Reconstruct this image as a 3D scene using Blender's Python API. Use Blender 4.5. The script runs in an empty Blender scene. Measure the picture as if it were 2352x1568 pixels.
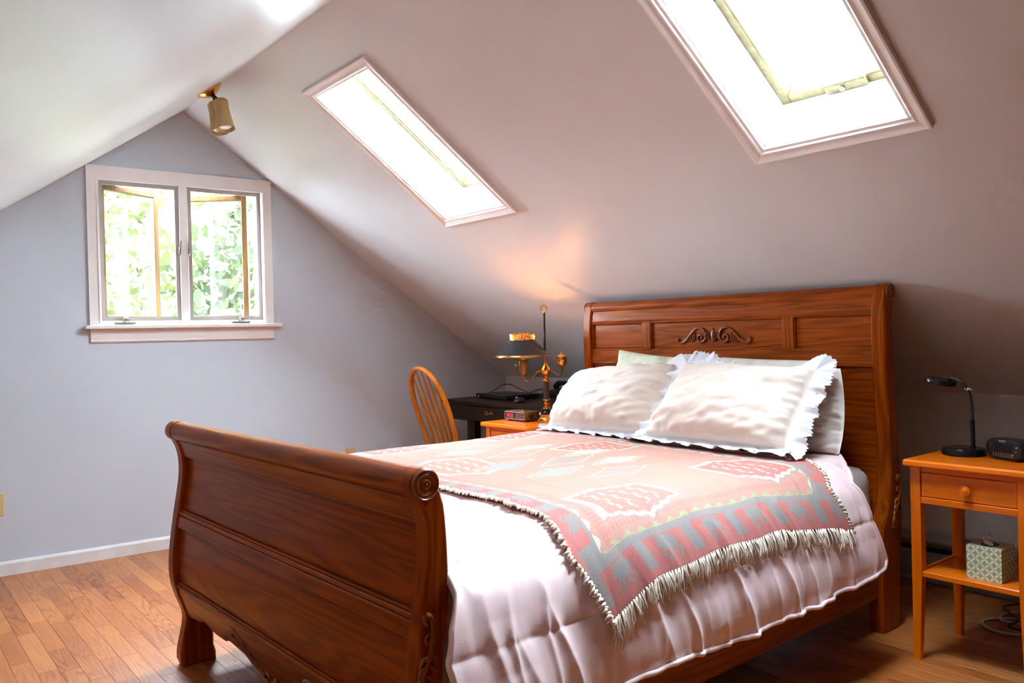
import bpy, math, random
import numpy as np
from mathutils import Vector, Matrix

random.seed(7)
rng = np.random.default_rng(7)
SC = bpy.context.scene
COL = SC.collection

# ------------------------------------------------------------------ camera, world, sun, exposure
F_PX = 1877.77
CAM_P = np.array([0.0, 0.0, 1.1762])
FW = np.array([0.62547596, 0.78020745, -0.00749337])
RT = np.array([0.77987092, -0.62544524, -0.02489164])
UP = np.array([0.02410733, -0.00972526, 0.99966207])
cam_d = bpy.data.cameras.new('camera')
cam = bpy.data.objects.new('camera', cam_d)
COL.objects.link(cam)
cam_d.sensor_width = 36.0
cam_d.lens = F_PX / 2352 * 36.0
cam_d.clip_start = 0.02
cam.matrix_world = Matrix(((RT[0], UP[0], -FW[0], CAM_P[0]), (RT[1], UP[1], -FW[1], CAM_P[1]),
                           (RT[2], UP[2], -FW[2], CAM_P[2]), (0, 0, 0, 1)))
SC.camera = cam

world = bpy.data.worlds.new('overcast_sky')
SC.world = world
world.use_nodes = True
bg = world.node_tree.nodes['Background']
bg.inputs[0].default_value = (0.80, 0.96, 1.14, 1)
bg.inputs[1].default_value = 84.0

SC.view_settings.view_transform = 'Standard'
SC.view_settings.look = 'None'
SC.view_settings.gamma = 1.0
SC.view_settings.use_curve_mapping = False
SC.view_settings.exposure = 0.0
SC.cycles.sample_clamp_indirect = 0.0
SC.cycles.diffuse_bounces = 4
SC.cycles.glossy_bounces = 3
SC.cycles.max_bounces = 6
SC.cycles.use_adaptive_sampling = True
SC.cycles.adaptive_threshold = 0.15
SC.cycles.adaptive_min_samples = 18

# ------------------------------------------------------------------ room numbers
XR, ZR = 1.5186, 2.532          # ridge
XK, ZK = 3.7986, 0.8733         # knee wall top on the right
MS = (ZR - ZK) / (XK - XR)      # right pitch
ML = 0.7071                     # left pitch
XL = -0.85                      # knee wall on the left
ZL = ZR - ML * (XR - XL)
YB = -1.3                       # wall behind the camera
G, GA = 4.9179, -0.0384         # gable wall
SL = math.sqrt(1 + MS * MS)
LEN_R = math.hypot(XK - XR, ZR - ZK)
def gable_y(x): return G + (x - XR) * GA
BED_O = Vector((3.0406, 1.556, 0.0)); BED_A = 0.0267
BED_W = 1.63

# ------------------------------------------------------------------ helpers
def add(name, verts, faces, mat, parent=None, smooth=False):
    me = bpy.data.meshes.new(name)
    me.from_pydata([tuple(map(float, v)) for v in verts], [], [tuple(map(int, f)) for f in faces])
    me.update()
    if smooth:
        me.polygons.foreach_set('use_smooth', [True] * len(me.polygons))
    if mat: me.materials.append(mat)
    o = bpy.data.objects.new(name, me)
    COL.objects.link(o)
    if parent: o.parent = parent
    return o

def tag(o, label=None, cat=None, group=None, kind=None):
    if label: o['label'] = label
    if cat: o['category'] = cat
    if group: o['group'] = group
    if kind: o['kind'] = kind
    return o

def empty(name, loc=(0, 0, 0), rz=0.0):
    o = bpy.data.objects.new(name, None)
    o.empty_display_size = 0.1
    COL.objects.link(o)
    o.location = loc; o.rotation_euler = (0, 0, rz)
    return o

def rebase(o):
    """origin of a top-level mesh to the bottom centre of its bounds"""
    me = o.data
    n = len(me.vertices); a = np.empty(n * 3); me.vertices.foreach_get('co', a); a = a.reshape(-1, 3)
    c = np.array([(a[:, 0].min() + a[:, 0].max()) / 2, (a[:, 1].min() + a[:, 1].max()) / 2, a[:, 2].min()])
    me.vertices.foreach_set('co', (a - c).ravel()); me.update()
    for ch in o.children:
        ch.location = Vector(ch.location) - Vector(c)
    M = o.matrix_basis.copy()
    o.location = M @ Vector(c)
    return o

def in_bed(o):
    o.location = BED_O; o.rotation_euler = (0, 0, BED_A)
    bpy.context.view_layer.update()
    return rebase(o)

class MB:
    def __init__(s): s.v = []; s.f = []
    def raw(s, v, f):
        b = len(s.v); s.v += [tuple(p) for p in v]; s.f += [tuple(i + b for i in q) for q in f]; return s
    def box(s, x0, x1, y0, y1, z0, z1, c=0.0):
        if c <= 0:
            v = [(x, y, z) for z in (z0, z1) for y in (y0, y1) for x in (x0, x1)]
            return s.raw(v, [(0, 2, 3, 1), (4, 5, 7, 6), (0, 1, 5, 4), (2, 6, 7, 3), (0, 4, 6, 2), (1, 3, 7, 5)])
        v = []; f = []
        X = (x0, x1); Y = (y0, y1); Z = (z0, z1); I = {}
        for i in (0, 1):
            for j in (0, 1):
                for k in (0, 1):
                    sx, sy, sz = (1 if i == 0 else -1), (1 if j == 0 else -1), (1 if k == 0 else -1)
                    for a in range(3):
                        d = [c, c, c]; d[a] = 0
                        I[(i, j, k, a)] = len(v)
                        v.append((X[i] + sx * d[0], Y[j] + sy * d[1], Z[k] + sz * d[2]))
        def q(*ids): f.append(tuple(ids))
        q(I[0,0,0,0], I[0,0,1,0], I[0,1,1,0], I[0,1,0,0]); q(I[1,0,0,0], I[1,1,0,0], I[1,1,1,0], I[1,0,1,0])
        q(I[0,0,0,1], I[1,0,0,1], I[1,0,1,1], I[0,0,1,1]); q(I[0,1,0,1], I[0,1,1,1], I[1,1,1,1], I[1,1,0,1])
        q(I[0,0,0,2], I[0,1,0,2], I[1,1,0,2], I[1,0,0,2]); q(I[0,0,1,2], I[1,0,1,2], I[1,1,1,2], I[0,1,1,2])
        for i in (0, 1):
            for j in (0, 1): q(I[i,j,0,0], I[i,j,0,1], I[i,j,1,1], I[i,j,1,0])
        for i in (0, 1):
            for k in (0, 1): q(I[i,0,k,0], I[i,0,k,2], I[i,1,k,2], I[i,1,k,0])
        for j in (0, 1):
            for k in (0, 1): q(I[0,j,k,1], I[0,j,k,2], I[1,j,k,2], I[1,j,k,1])
        for i in (0, 1):
            for j in (0, 1):
                for k in (0, 1): q(I[i,j,k,0], I[i,j,k,1], I[i,j,k,2])
        return s.raw(v, f)
    def prism(s, poly, a0, a1, axis='y'):
        """poly in the two other axes (x,z for y; y,z for x; x,y for z)"""
        n = len(poly)
        def P(p, a): return {'y': (p[0], a, p[1]), 'x': (a, p[0], p[1]), 'z': (p[0], p[1], a)}[axis]
        v = [P(p, a0) for p in poly] + [P(p, a1) for p in poly]
        f = [tuple(range(n)), tuple(range(2 * n - 1, n - 1, -1))] + [(i, n + i, n + (i + 1) % n, (i + 1) % n) for i in range(n)]
        return s.raw(v, f)
    def lathe(s, prof, c=(0, 0, 0), axis=(0, 0, 1), n=24, cap=True):
        ax = Vector(axis).normalized()
        t = Vector((1, 0, 0)) if abs(ax.x) < 0.9 else Vector((0, 1, 0))
        e1 = ax.cross(t).normalized(); e2 = ax.cross(e1)
        c = Vector(c); v = []; f = []
        for r, h in prof:
            for i in range(n):
                a = 2 * math.pi * i / n
                v.append(tuple(c + ax * h + (e1 * math.cos(a) + e2 * math.sin(a)) * r))
        for k in range(len(prof) - 1):
            for i in range(n):
                j = (i + 1) % n
                f.append((k * n + i, k * n + j, (k + 1) * n + j, (k + 1) * n + i))
        if cap:
            f.append(tuple(range(n - 1, -1, -1))); f.append(tuple(range((len(prof) - 1) * n, len(prof) * n)))
        return s.raw(v, f)
    def tube(s, pts, r, n=8, closed=False, flat=None):
        pts = [Vector(p) for p in pts]; m = len(pts)
        rs = r if isinstance(r, (list, tuple, np.ndarray)) else [r] * m
        v = []; f = []
        prev = None
        for i, p in enumerate(pts):
            if closed: t = (pts[(i + 1) % m] - pts[i - 1])
            else: t = pts[min(i + 1, m - 1)] - pts[max(i - 1, 0)]
            t = t.normalized() if t.length > 1e-9 else Vector((0, 0, 1))
            if prev is None:
                up = Vector((0, 0, 1)) if abs(t.z) < 0.9 else Vector((1, 0, 0))
                e1 = t.cross(up).normalized()
            else:
                e1 = (prev - t * prev.dot(t))
                e1 = e1.normalized() if e1.length > 1e-6 else t.orthogonal().normalized()
            prev = e1; e2 = t.cross(e1)
            for k in range(n):
                a = 2 * math.pi * k / n
                v.append(tuple(p + (e1 * math.cos(a) + e2 * math.sin(a)) * rs[i]))
        L = m if closed else m - 1
        for i in range(L):
            j = (i + 1) % m
            for k in range(n):
                l = (k + 1) % n
                f.append((i * n + k, i * n + l, j * n + l, j * n + k))
        if not closed:
            f.append(tuple(range(n - 1, -1, -1))); f.append(tuple(range((m - 1) * n, m * n)))
        return s.raw(v, f)
    def sphere(s, c, r, n=12, m=8, sc=(1, 1, 1)):
        prof = [(max(1e-4, r * math.sin(math.pi * i / m)), -r * math.cos(math.pi * i / m)) for i in range(m + 1)]
        b = len(s.v); s.lathe(prof, (0, 0, 0), (0, 0, 1), n)
        for i in range(b, len(s.v)):
            p = s.v[i]; s.v[i] = (c[0] + p[0] * sc[0], c[1] + p[1] * sc[1], c[2] + p[2] * sc[2])
        return s
    def xf(s, fn):
        s.v = [tuple(fn(p)) for p in s.v]; return s
    def build(s, name, mat, parent=None, smooth=False):
        return add(name, s.v, s.f, mat, parent, smooth)

def autosmooth(o, ang=35):
    me = o.data
    me.polygons.foreach_set('use_smooth', [True] * len(me.polygons))
    me.set_sharp_from_angle(angle=math.radians(ang))
    return o

def spline(pts, n):
    """Catmull-Rom through pts, n samples per span"""
    P = [np.array(p, float) for p in pts]; out = []
    for i in range(len(P) - 1):
        p0 = P[max(i - 1, 0)]; p1 = P[i]; p2 = P[i + 1]; p3 = P[min(i + 2, len(P) - 1)]
        for k in range(n):
            t = k / n
            out.append(0.5 * ((2 * p1) + (-p0 + p2) * t + (2 * p0 - 5 * p1 + 4 * p2 - p3) * t * t + (-p0 + 3 * p1 - 3 * p2 + p3) * t ** 3))
    out.append(P[-1])
    return out

_perm = np.random.default_rng(3).random((256, 256))
def vnoise(x, y, seed=0):
    x = np.asarray(x, float) + seed * 17.31; y = np.asarray(y, float) + seed * 9.77
    xi = np.floor(x).astype(int); yi = np.floor(y).astype(int)
    xf = x - xi; yf = y - yi
    xf = xf * xf * (3 - 2 * xf); yf = yf * yf * (3 - 2 * yf)
    a = _perm[xi % 256, yi % 256]; b = _perm[(xi + 1) % 256, yi % 256]
    c = _perm[xi % 256, (yi + 1) % 256]; d = _perm[(xi + 1) % 256, (yi + 1) % 256]
    return (a * (1 - xf) + b * xf) * (1 - yf) + (c * (1 - xf) + d * xf) * yf - 0.5

def grid_faces(nu, nv):
    return [(i * nv + j, (i + 1) * nv + j, (i + 1) * nv + j + 1, i * nv + j + 1) for i in range(nu - 1) for j in range(nv - 1)]

# ------------------------------------------------------------------ materials
def new_mat(name):
    m = bpy.data.materials.new(name); m.use_nodes = True
    nt = m.node_tree
    return m, nt, nt.nodes['Principled BSDF']
def nd(nt, t, **kw):
    n = nt.nodes.new(t)
    for k, v in kw.items():
        if k.startswith('i_'):
            n.inputs[k[2:].replace('_', ' ')].default_value = v
        else: setattr(n, k, v)
    return n
def setp(b, col=None, rough=0.5, metal=0.0, spec=0.5, coat=0.0, coat_rough=0.1, sheen=0.0):
    if col: b.inputs['Base Color'].default_value = (*col, 1)
    b.inputs['Roughness'].default_value = rough; b.inputs['Metallic'].default_value = metal
    b.inputs['Specular IOR Level'].default_value = spec
    b.inputs['Coat Weight'].default_value = coat; b.inputs['Coat Roughness'].default_value = coat_rough
    b.inputs['Sheen Weight'].default_value = sheen
def bump(nt, b, height, strength=0.2, dist=0.01):
    n = nd(nt, 'ShaderNodeBump'); n.inputs['Strength'].default_value = strength; n.inputs['Distance'].default_value = dist
    nt.links.new(height, n.inputs['Height']); nt.links.new(n.outputs[0], b.inputs['Normal'])
def ramp(nt, fac, stops):
    r = nd(nt, 'ShaderNodeValToRGB')
    while len(r.color_ramp.elements) < len(stops): r.color_ramp.elements.new(0.5)
    for e, (p, c) in zip(r.color_ramp.elements, stops): e.position = p; e.color = (*c, 1)
    nt.links.new(fac, r.inputs[0]); return r.outputs[0]

def plain(name, col, rough=0.5, metal=0.0, spec=0.5, coat=0.0, var=0.06, nscale=9.0, bstr=0.0, bscale=200.0, sheen=0.0):
    m, nt, b = new_mat(name); setp(b, col, rough, metal, spec, coat, 0.1, sheen)
    tc = nd(nt, 'ShaderNodeTexCoord')
    n = nd(nt, 'ShaderNodeTexNoise'); n.inputs['Scale'].default_value = nscale; n.inputs['Detail'].default_value = 4
    nt.links.new(tc.outputs['Object'], n.inputs['Vector'])
    lo = tuple(c * (1 - var) for c in col); hi = tuple(min(1, c * (1 + var)) for c in col)
    nt.links.new(ramp(nt, n.outputs['Fac'], [(0.3, lo), (0.7, hi)]), b.inputs['Base Color'])
    if bstr > 0:
        n2 = nd(nt, 'ShaderNodeTexNoise'); n2.inputs['Scale'].default_value = bscale; n2.inputs['Detail'].default_value = 3
        nt.links.new(tc.outputs['Object'], n2.inputs['Vector'])
        bump(nt, b, n2.outputs['Fac'], bstr, 0.004)
    return m

def wood(name, dark, mid, light, axis='y', rough=0.35, coat=0.3, scale=1.0, ring=22.0):
    m, nt, b = new_mat(name); setp(b, mid, rough, 0, 0.5, coat, 0.15)
    b.inputs['Specular IOR Level'].default_value = 0.22; b.inputs['Specular Tint'].default_value = (1.0, 0.72, 0.42, 1); b.inputs['Coat Tint'].default_value = (1.0, 0.85, 0.6, 1)
    tc = nd(nt, 'ShaderNodeTexCoord')
    mp = nd(nt, 'ShaderNodeMapping')
    s = {'x': (0.07, 1, 1), 'y': (1, 0.07, 1), 'z': (1, 1, 0.07)}[axis]
    mp.inputs['Scale'].default_value = tuple(k * scale for k in s)
    nt.links.new(tc.outputs['Object'], mp.inputs['Vector'])
    wn = nd(nt, 'ShaderNodeTexNoise'); wn.inputs['Scale'].default_value = ring; wn.inputs['Detail'].default_value = 1.2; wn.inputs['Roughness'].default_value = 0.4
    nt.links.new(mp.outputs[0], wn.inputs['Vector'])
    wk = nd(nt, 'ShaderNodeMath', operation='MULTIPLY'); wk.inputs[1].default_value = 46.0; nt.links.new(wn.outputs['Fac'], wk.inputs[0])
    ws = nd(nt, 'ShaderNodeMath', operation='SINE'); nt.links.new(wk.outputs[0], ws.inputs[0])
    w = nd(nt, 'ShaderNodeMath', operation='MULTIPLY_ADD'); w.inputs[1].default_value = 0.5; w.inputs[2].default_value = 0.5; nt.links.new(ws.outputs[0], w.inputs[0])
    n = nd(nt, 'ShaderNodeTexNoise'); n.inputs['Scale'].default_value = 160; n.inputs['Detail'].default_value = 3
    mp2 = nd(nt, 'ShaderNodeMapping')
    s2 = {'x': (0.03, 1, 1), 'y': (1, 0.03, 1), 'z': (1, 1, 0.03)}[axis]
    mp2.inputs['Scale'].default_value = s2
    nt.links.new(tc.outputs['Object'], mp2.inputs['Vector']); nt.links.new(mp2.outputs[0], n.inputs['Vector'])
    mx = nd(nt, 'ShaderNodeMath', operation='MULTIPLY_ADD'); mx.inputs[1].default_value = 0.60
    nt.links.new(n.outputs['Fac'], mx.inputs[0])
    m3 = nd(nt, 'ShaderNodeMath', operation='MULTIPLY'); m3.inputs[1].default_value = 0.40
    nt.links.new(w.outputs[0], m3.inputs[0]); nt.links.new(m3.outputs[0], mx.inputs[2])
    nt.links.new(ramp(nt, mx.outputs[0], [(0.15, dark), (0.5, mid), (0.85, light)]), b.inputs['Base Color'])
    bump(nt, b, n.outputs['Fac'], 0.05, 0.002)
    return m

def glassy(name, tint=(0.97, 0.99, 0.98)):
    m, nt, b = new_mat(name)
    nt.nodes.remove(b)
    out = nt.nodes['Material Output']
    tr = nd(nt, 'ShaderNodeBsdfTransparent'); tr.inputs[0].default_value = (*tint, 1)
    gl = nd(nt, 'ShaderNodeBsdfGlossy'); gl.inputs['Roughness'].default_value = 0.02
    lw = nd(nt, 'ShaderNodeLayerWeight'); lw.inputs['Blend'].default_value = 0.5
    pw = nd(nt, 'ShaderNodeMath', operation='POWER'); pw.inputs[1].default_value = 5.0; nt.links.new(lw.outputs['Facing'], pw.inputs[0])
    fr = nd(nt, 'ShaderNodeMath', operation='MULTIPLY_ADD'); fr.inputs[1].default_value = 0.9; fr.inputs[2].default_value = 0.03; nt.links.new(pw.outputs[0], fr.inputs[0])
    mx = nd(nt, 'ShaderNodeMixShader')
    nt.links.new(fr.outputs[0], mx.inputs[0]); nt.links.new(tr.outputs[0], mx.inputs[1]); nt.links.new(gl.outputs[0], mx.inputs[2])
    nt.links.new(mx.outputs[0], out.inputs[0])
    return m

def emit(name, col, s):
    m, nt, b = new_mat(name); setp(b, col, 0.4)
    b.inputs['Emission Color'].default_value = (*col, 1); b.inputs['Emission Strength'].default_value = s
    m.cycles.emission_sampling = 'NONE'
    return m

M = {}
M['paint_gable'] = plain('pale_blue_grey_wall_paint', (0.555, 0.605, 0.665), 0.45, var=0.02, nscale=3, bstr=0.06, bscale=90)
M['paint_slope'] = plain('pale_lilac_ceiling_paint', (0.665, 0.655, 0.66), 0.42, var=0.02, nscale=3, bstr=0.05, bscale=70)
M['paint_slope_l'] = plain('pale_lilac_gloss_ceiling_paint', (0.665, 0.66, 0.645), 0.34, var=0.02, nscale=3, bstr=0.05, bscale=40)
M['trim'] = plain('off_white_trim_paint', (0.83, 0.775, 0.745), 0.38, var=0.03)
M['base_trim'] = plain('white_baseboard_paint', (0.74, 0.70, 0.68), 0.4, var=0.08, nscale=14)
M['shaft'] = plain('white_shaft_paint', (0.86, 0.85, 0.82), 0.5, var=0.02)
M['back'] = wood('bounce_cutting_dark_wall', (0.03, 0.015, 0.008), (0.06, 0.03, 0.015), (0.09, 0.045, 0.02), 'z', 0.5, 0.1)  # made-up dark finish for the unseen walls, cuts bounced light
M['sash'] = wood('blonde_sash_wood', (0.056, 0.045, 0.018), (0.076, 0.062, 0.026), (0.096, 0.080, 0.037), 'z', 0.35, 0.4, 1.0, 10)
M['casement'] = wood('dark_casement_wood', (0.06, 0.026, 0.007), (0.10, 0.046, 0.012), (0.14, 0.068, 0.018), 'z', 0.4, 0.2, 1.0, 10)
M['screen_frame'] = plain('brown_grey_metal', (0.36, 0.32, 0.29), 0.5, 0.1)
M['dull_metal'] = plain('dull_grey_metal', (0.34, 0.31, 0.27), 0.35, 0.9)
M['glass'] = glassy('window_glass')
M['bed_h'] = wood('bed_oak_rail', (0.17, 0.026, 0.0008), (0.29, 0.048, 0.0015), (0.39, 0.072, 0.003), 'y', 0.36, 0.18, 1.0, 15)
M['bed_v'] = wood('bed_oak_post', (0.18, 0.027, 0.0008), (0.30, 0.049, 0.0015), (0.39, 0.072, 0.003), 'z', 0.34, 0.05, 1.0, 15)
M['bed_x'] = wood('bed_oak_side', (0.15, 0.026, 0.0015), (0.25, 0.048, 0.003), (0.33, 0.07, 0.005), 'x', 0.36, 0.05, 1.0, 15)
M['carve'] = plain('bed_oak_carving', (0.27, 0.054, 0.003), 0.30, coat=0.4, var=0.3, nscale=60)
M['ns_h'] = wood('nightstand_maple_rail', (0.64, 0.130, 0.003), (0.76, 0.165, 0.004), (0.84, 0.20, 0.006), 'y', 0.32, 0.4, 1.0, 6)
M['ns_v'] = wood('nightstand_maple_leg', (0.64, 0.130, 0.003), (0.76, 0.165, 0.004), (0.84, 0.20, 0.006), 'z', 0.32, 0.4, 1.0, 6)
M['chair'] = wood('golden_oak_chair', (0.48, 0.14, 0.008), (0.60, 0.20, 0.013), (0.66, 0.24, 0.02), 'z', 0.25, 0.6, 1.0, 8)
M['desk'] = wood('near_black_desk_wood', (0.006, 0.003, 0.0025), (0.012, 0.006, 0.005), (0.024, 0.011, 0.008), 'y', 0.4, 0.1)
M['black'] = plain('black_plastic', (0.012, 0.012, 0.013), 0.32, var=0.1)
M['black_gloss'] = plain('gloss_black_enamel', (0.010, 0.010, 0.011), 0.18, spec=0.35, var=0.1)
M['brass'] = plain('aged_brass', (0.72, 0.36, 0.09), 0.24, 1.0, var=0.15, nscale=40)
M['brass_dark'] = plain('dark_brass', (0.30, 0.15, 0.05), 0.36, 0.9, var=0.15, nscale=40)
M['col_brown'] = plain('dark_brown_enamel', (0.05, 0.024, 0.015), 0.3, coat=0.3)
M['beige'] = plain('beige_lamp_enamel', (0.46, 0.30, 0.12), 0.4, var=0.04)
M['bulb_off'] = plain('frosted_bulb_glass', (0.85, 0.78, 0.75), 0.3, var=0.02)
M['plate'] = plain('ivory_outlet_plate', (0.66, 0.47, 0.20), 0.35, var=0.03)
M['comf'] = plain('pink_satin_comforter', (0.82, 0.595, 0.58), 0.46, var=0.025, nscale=5, bstr=0.08, bscale=300, sheen=0.25)
M['sheet'] = plain('cream_cotton_sheet', (0.66, 0.60, 0.54), 0.75, var=0.03, bstr=0.1, bscale=260)
M['sham'] = plain('peach_cream_sham_cotton', (0.66, 0.545, 0.465), 0.7, var=0.02, nscale=4, bstr=0.06, bscale=260)
M['green_case'] = plain('pale_green_pillowcase', (0.60, 0.62, 0.46), 0.75, var=0.06, nscale=22, bstr=0.06)
M['mint_case'] = plain('mint_pillowcase', (0.66, 0.71, 0.60), 0.75, var=0.05, nscale=22, bstr=0.06)
M['cream_case'] = plain('cream_pillowcase', (0.70, 0.66, 0.58), 0.75, var=0.05, nscale=22, bstr=0.08)
M['pinkcream_case'] = plain('ivory_pink_pillowcase', (0.72, 0.65, 0.58), 0.75, var=0.03, nscale=12, bstr=0.1)
M['fringe'] = plain('ecru_yarn', (0.82, 0.70, 0.57), 0.9, var=0.15, nscale=60)
M['cord_yarn'] = plain('mixed_edge_yarn', (0.66, 0.50, 0.38), 0.9, var=0.35, nscale=70)
M['heater'] = plain('grey_heater_enamel', (0.30, 0.28, 0.28), 0.5)
M['heater_dark'] = plain('dark_heater_slot', (0.02, 0.02, 0.02), 0.6)
M['white_cable'] = plain('white_cable', (0.55, 0.50, 0.46), 0.5)
M['tissue'] = plain('white_tissue', (0.8, 0.77, 0.76), 0.9)
M['print'] = plain('pale_print', (0.55, 0.55, 0.56), 0.6)
M['led'] = emit('red_led', (1.0, 0.03, 0.07), 1.6)
M['faux_wood'] = wood('faux_walnut_case', (0.10, 0.045, 0.015), (0.18, 0.085, 0.03), (0.26, 0.13, 0.05), 'y', 0.35, 0.3)
M['silver'] = plain('silver_bezel', (0.55, 0.52, 0.50), 0.3, 0.9)
M['dark_plate'] = plain('dark_smoked_panel', (0.03, 0.012, 0.014), 0.15)
M['bark'] = plain('tree_bark', (0.12, 0.09, 0.06), 0.9, var=0.3)
M['grass'] = plain('lawn_grass', (0.026, 0.030, 0.010), 0.9, var=0.55, nscale=1.3)

def leaf_mat(name, c):
    m, nt, b = new_mat(name); setp(b, c, 0.6)
    g = nd(nt, 'ShaderNodeNewGeometry')
    nt.links.new(ramp(nt, g.outputs['Random Per Island'], [(0.0, tuple(k * 0.6 for k in c)), (1.0, tuple(min(1, k * 1.5) for k in c))]), b.inputs['Base Color'])
    tl = nd(nt, 'ShaderNodeBsdfTranslucent'); tl.inputs[0].default_value = (c[0] * 1.4, c[1] * 1.3, c[2], 1)
    mx = nd(nt, 'ShaderNodeMixShader'); mx.inputs[0].default_value = 0.35
    nt.links.new(b.outputs[0], mx.inputs[1]); nt.links.new(tl.outputs[0], mx.inputs[2])
    nt.links.new(mx.outputs[0], nt.nodes['Material Output'].inputs[0])
    return m
M['leaf_a'] = leaf_mat('bright_green_leaves', (0.056, 0.068, 0.020))
M['leaf_b'] = leaf_mat('blue_green_leaves', (0.046, 0.060, 0.024))

def plank_mat():
    m, nt, b = new_mat('oak_laminate_plank'); setp(b, (0.5, 0.22, 0.08), 0.32, 0, 0.35, 0.10, 0.2)
    tc = nd(nt, 'ShaderNodeTexCoord'); oi = nd(nt, 'ShaderNodeObjectInfo'); g = nd(nt, 'ShaderNodeNewGeometry')
    sm = nd(nt, 'ShaderNodeMath', operation='ADD'); nt.links.new(oi.outputs['Random'], sm.inputs[0]); nt.links.new(g.outputs['Random Per Island'], sm.inputs[1])
    fr = nd(nt, 'ShaderNodeMath', operation='FRACT'); nt.links.new(sm.outputs[0], fr.inputs[0])
    m7 = nd(nt, 'ShaderNodeMath', operation='MULTIPLY'); m7.inputs[1].default_value = 7.31; nt.links.new(fr.outputs[0], m7.inputs[0])
    fr2 = nd(nt, 'ShaderNodeMath', operation='FRACT'); nt.links.new(m7.outputs[0], fr2.inputs[0])
    # board-local position: wrapped so that every board cuts its own piece of the log
    geo = g.outputs['Position']
    off = nd(nt, 'ShaderNodeCombineXYZ')
    for k, (mul) in enumerate((0.0, 37.0, 0.0)):
        q = nd(nt, 'ShaderNodeMath', operation='MULTIPLY'); q.inputs[1].default_value = mul
        nt.links.new(fr.outputs[0], q.inputs[0]); nt.links.new(q.outputs[0], off.inputs[k])
    va = nd(nt, 'ShaderNodeVectorMath', operation='ADD'); nt.links.new(geo, va.inputs[0]); nt.links.new(off.outputs[0], va.inputs[1])
    mp = nd(nt, 'ShaderNodeMapping'); mp.inputs['Scale'].default_value = (1, 0.085, 1)
    nt.links.new(va.outputs[0], mp.inputs['Vector'])
    nz = nd(nt, 'ShaderNodeTexNoise'); nz.inputs['Scale'].default_value = 10; nz.inputs['Detail'].default_value = 2.2; nz.inputs['Roughness'].default_value = 0.4
    nt.links.new(mp.outputs[0], nz.inputs['Vector'])
    k1 = nd(nt, 'ShaderNodeMath', operation='MULTIPLY'); k1.inputs[1].default_value = 125.0; nt.links.new(nz.outputs['Fac'], k1.inputs[0])
    sn = nd(nt, 'ShaderNodeMath', operation='SINE'); nt.links.new(k1.outputs[0], sn.inputs[0])
    s2 = nd(nt, 'ShaderNodeMath', operation='MULTIPLY_ADD'); s2.inputs[1].default_value = 0.5; s2.inputs[2].default_value = 0.5
    nt.links.new(sn.outputs[0], s2.inputs[0])
    pw = nd(nt, 'ShaderNodeMath', operation='POWER'); pw.inputs[1].default_value = 3.0; nt.links.new(s2.outputs[0], pw.inputs[0])
    fine = nd(nt, 'ShaderNodeTexNoise'); fine.inputs['Scale'].default_value = 260; fine.inputs['Detail'].default_value = 2
    mpf = nd(nt, 'ShaderNodeMapping'); mpf.inputs['Scale'].default_value = (1, 0.05, 1)
    nt.links.new(va.outputs[0], mpf.inputs['Vector']); nt.links.new(mpf.outputs[0], fine.inputs['Vector'])
    tone = ramp(nt, fr2.outputs[0], [(0.0, (0.40, 0.118, 0.026)), (0.5, (0.48, 0.155, 0.036)), (1.0, (0.57, 0.205, 0.054))])
    mixd = nd(nt, 'ShaderNodeMix', data_type='RGBA', blend_type='MULTIPLY')
    dk = ramp(nt, pw.outputs[0], [(0.10, (1, 1, 1)), (0.8, (0.60, 0.47, 0.42))])
    fm = nd(nt, 'ShaderNodeMapRange'); fm.inputs['To Min'].default_value = 0.25; fm.inputs['To Max'].default_value = 1.0
    m9 = nd(nt, 'ShaderNodeMath', operation='MULTIPLY'); m9.inputs[1].default_value = 3.7; nt.links.new(m7.outputs[0], m9.inputs[0])
    f9 = nd(nt, 'ShaderNodeMath', operation='FRACT'); nt.links.new(m9.outputs[0], f9.inputs[0]); nt.links.new(f9.outputs[0], fm.inputs['Value']); nt.links.new(fm.outputs[0], mixd.inputs['Factor'])
    nt.links.new(tone, mixd.inputs['A']); nt.links.new(dk, mixd.inputs['B'])
    mixf = nd(nt, 'ShaderNodeMix', data_type='RGBA', blend_type='MULTIPLY'); mixf.inputs['Factor'].default_value = 0.5
    nt.links.new(mixd.outputs['Result'], mixf.inputs['A'])
    nt.links.new(ramp(nt, fine.outputs['Fac'], [(0.35, (0.75, 0.70, 0.66)), (0.6, (1, 1, 1))]), mixf.inputs['B'])
    nt.links.new(mixf.outputs['Result'], b.inputs['Base Color'])
    bump(nt, b, pw.outputs[0], 0.05, 0.001)
    return m
M['plank'] = plank_mat()
M['subfloor'] = plain('dark_subfloor', (0.05, 0.025, 0.012), 0.7)

def vcol_mat(name, rough=0.85, weave=0.0, wscale=900):
    m, nt, b = new_mat(name); setp(b, (1, 1, 1), rough, 0, 0.3)
    a = nd(nt, 'ShaderNodeAttribute'); a.attribute_name = 'tint'
    if weave > 0:
        tc = nd(nt, 'ShaderNodeTexCoord')
        n = nd(nt, 'ShaderNodeTexNoise'); n.inputs['Scale'].default_value = wscale; n.inputs['Detail'].default_value = 2
        nt.links.new(tc.outputs['Object'], n.inputs['Vector'])
        mx = nd(nt, 'ShaderNodeMix', data_type='RGBA', blend_type='MULTIPLY'); mx.inputs['Factor'].default_value = 1.0
        nt.links.new(a.outputs['Color'], mx.inputs['A'])
        nt.links.new(ramp(nt, n.outputs['Fac'], [(0.3, (0.78, 0.78, 0.78)), (0.65, (1, 1, 1))]), mx.inputs['B'])
        nt.links.new(mx.outputs['Result'], b.inputs['Base Color'])
        bump(nt, b, n.outputs['Fac'], weave, 0.003)
    else:
        nt.links.new(a.outputs['Color'], b.inputs['Base Color'])
    return m
M['kilim'] = vcol_mat('woven_kilim_wool', 0.9, 0.35, 420)
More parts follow.
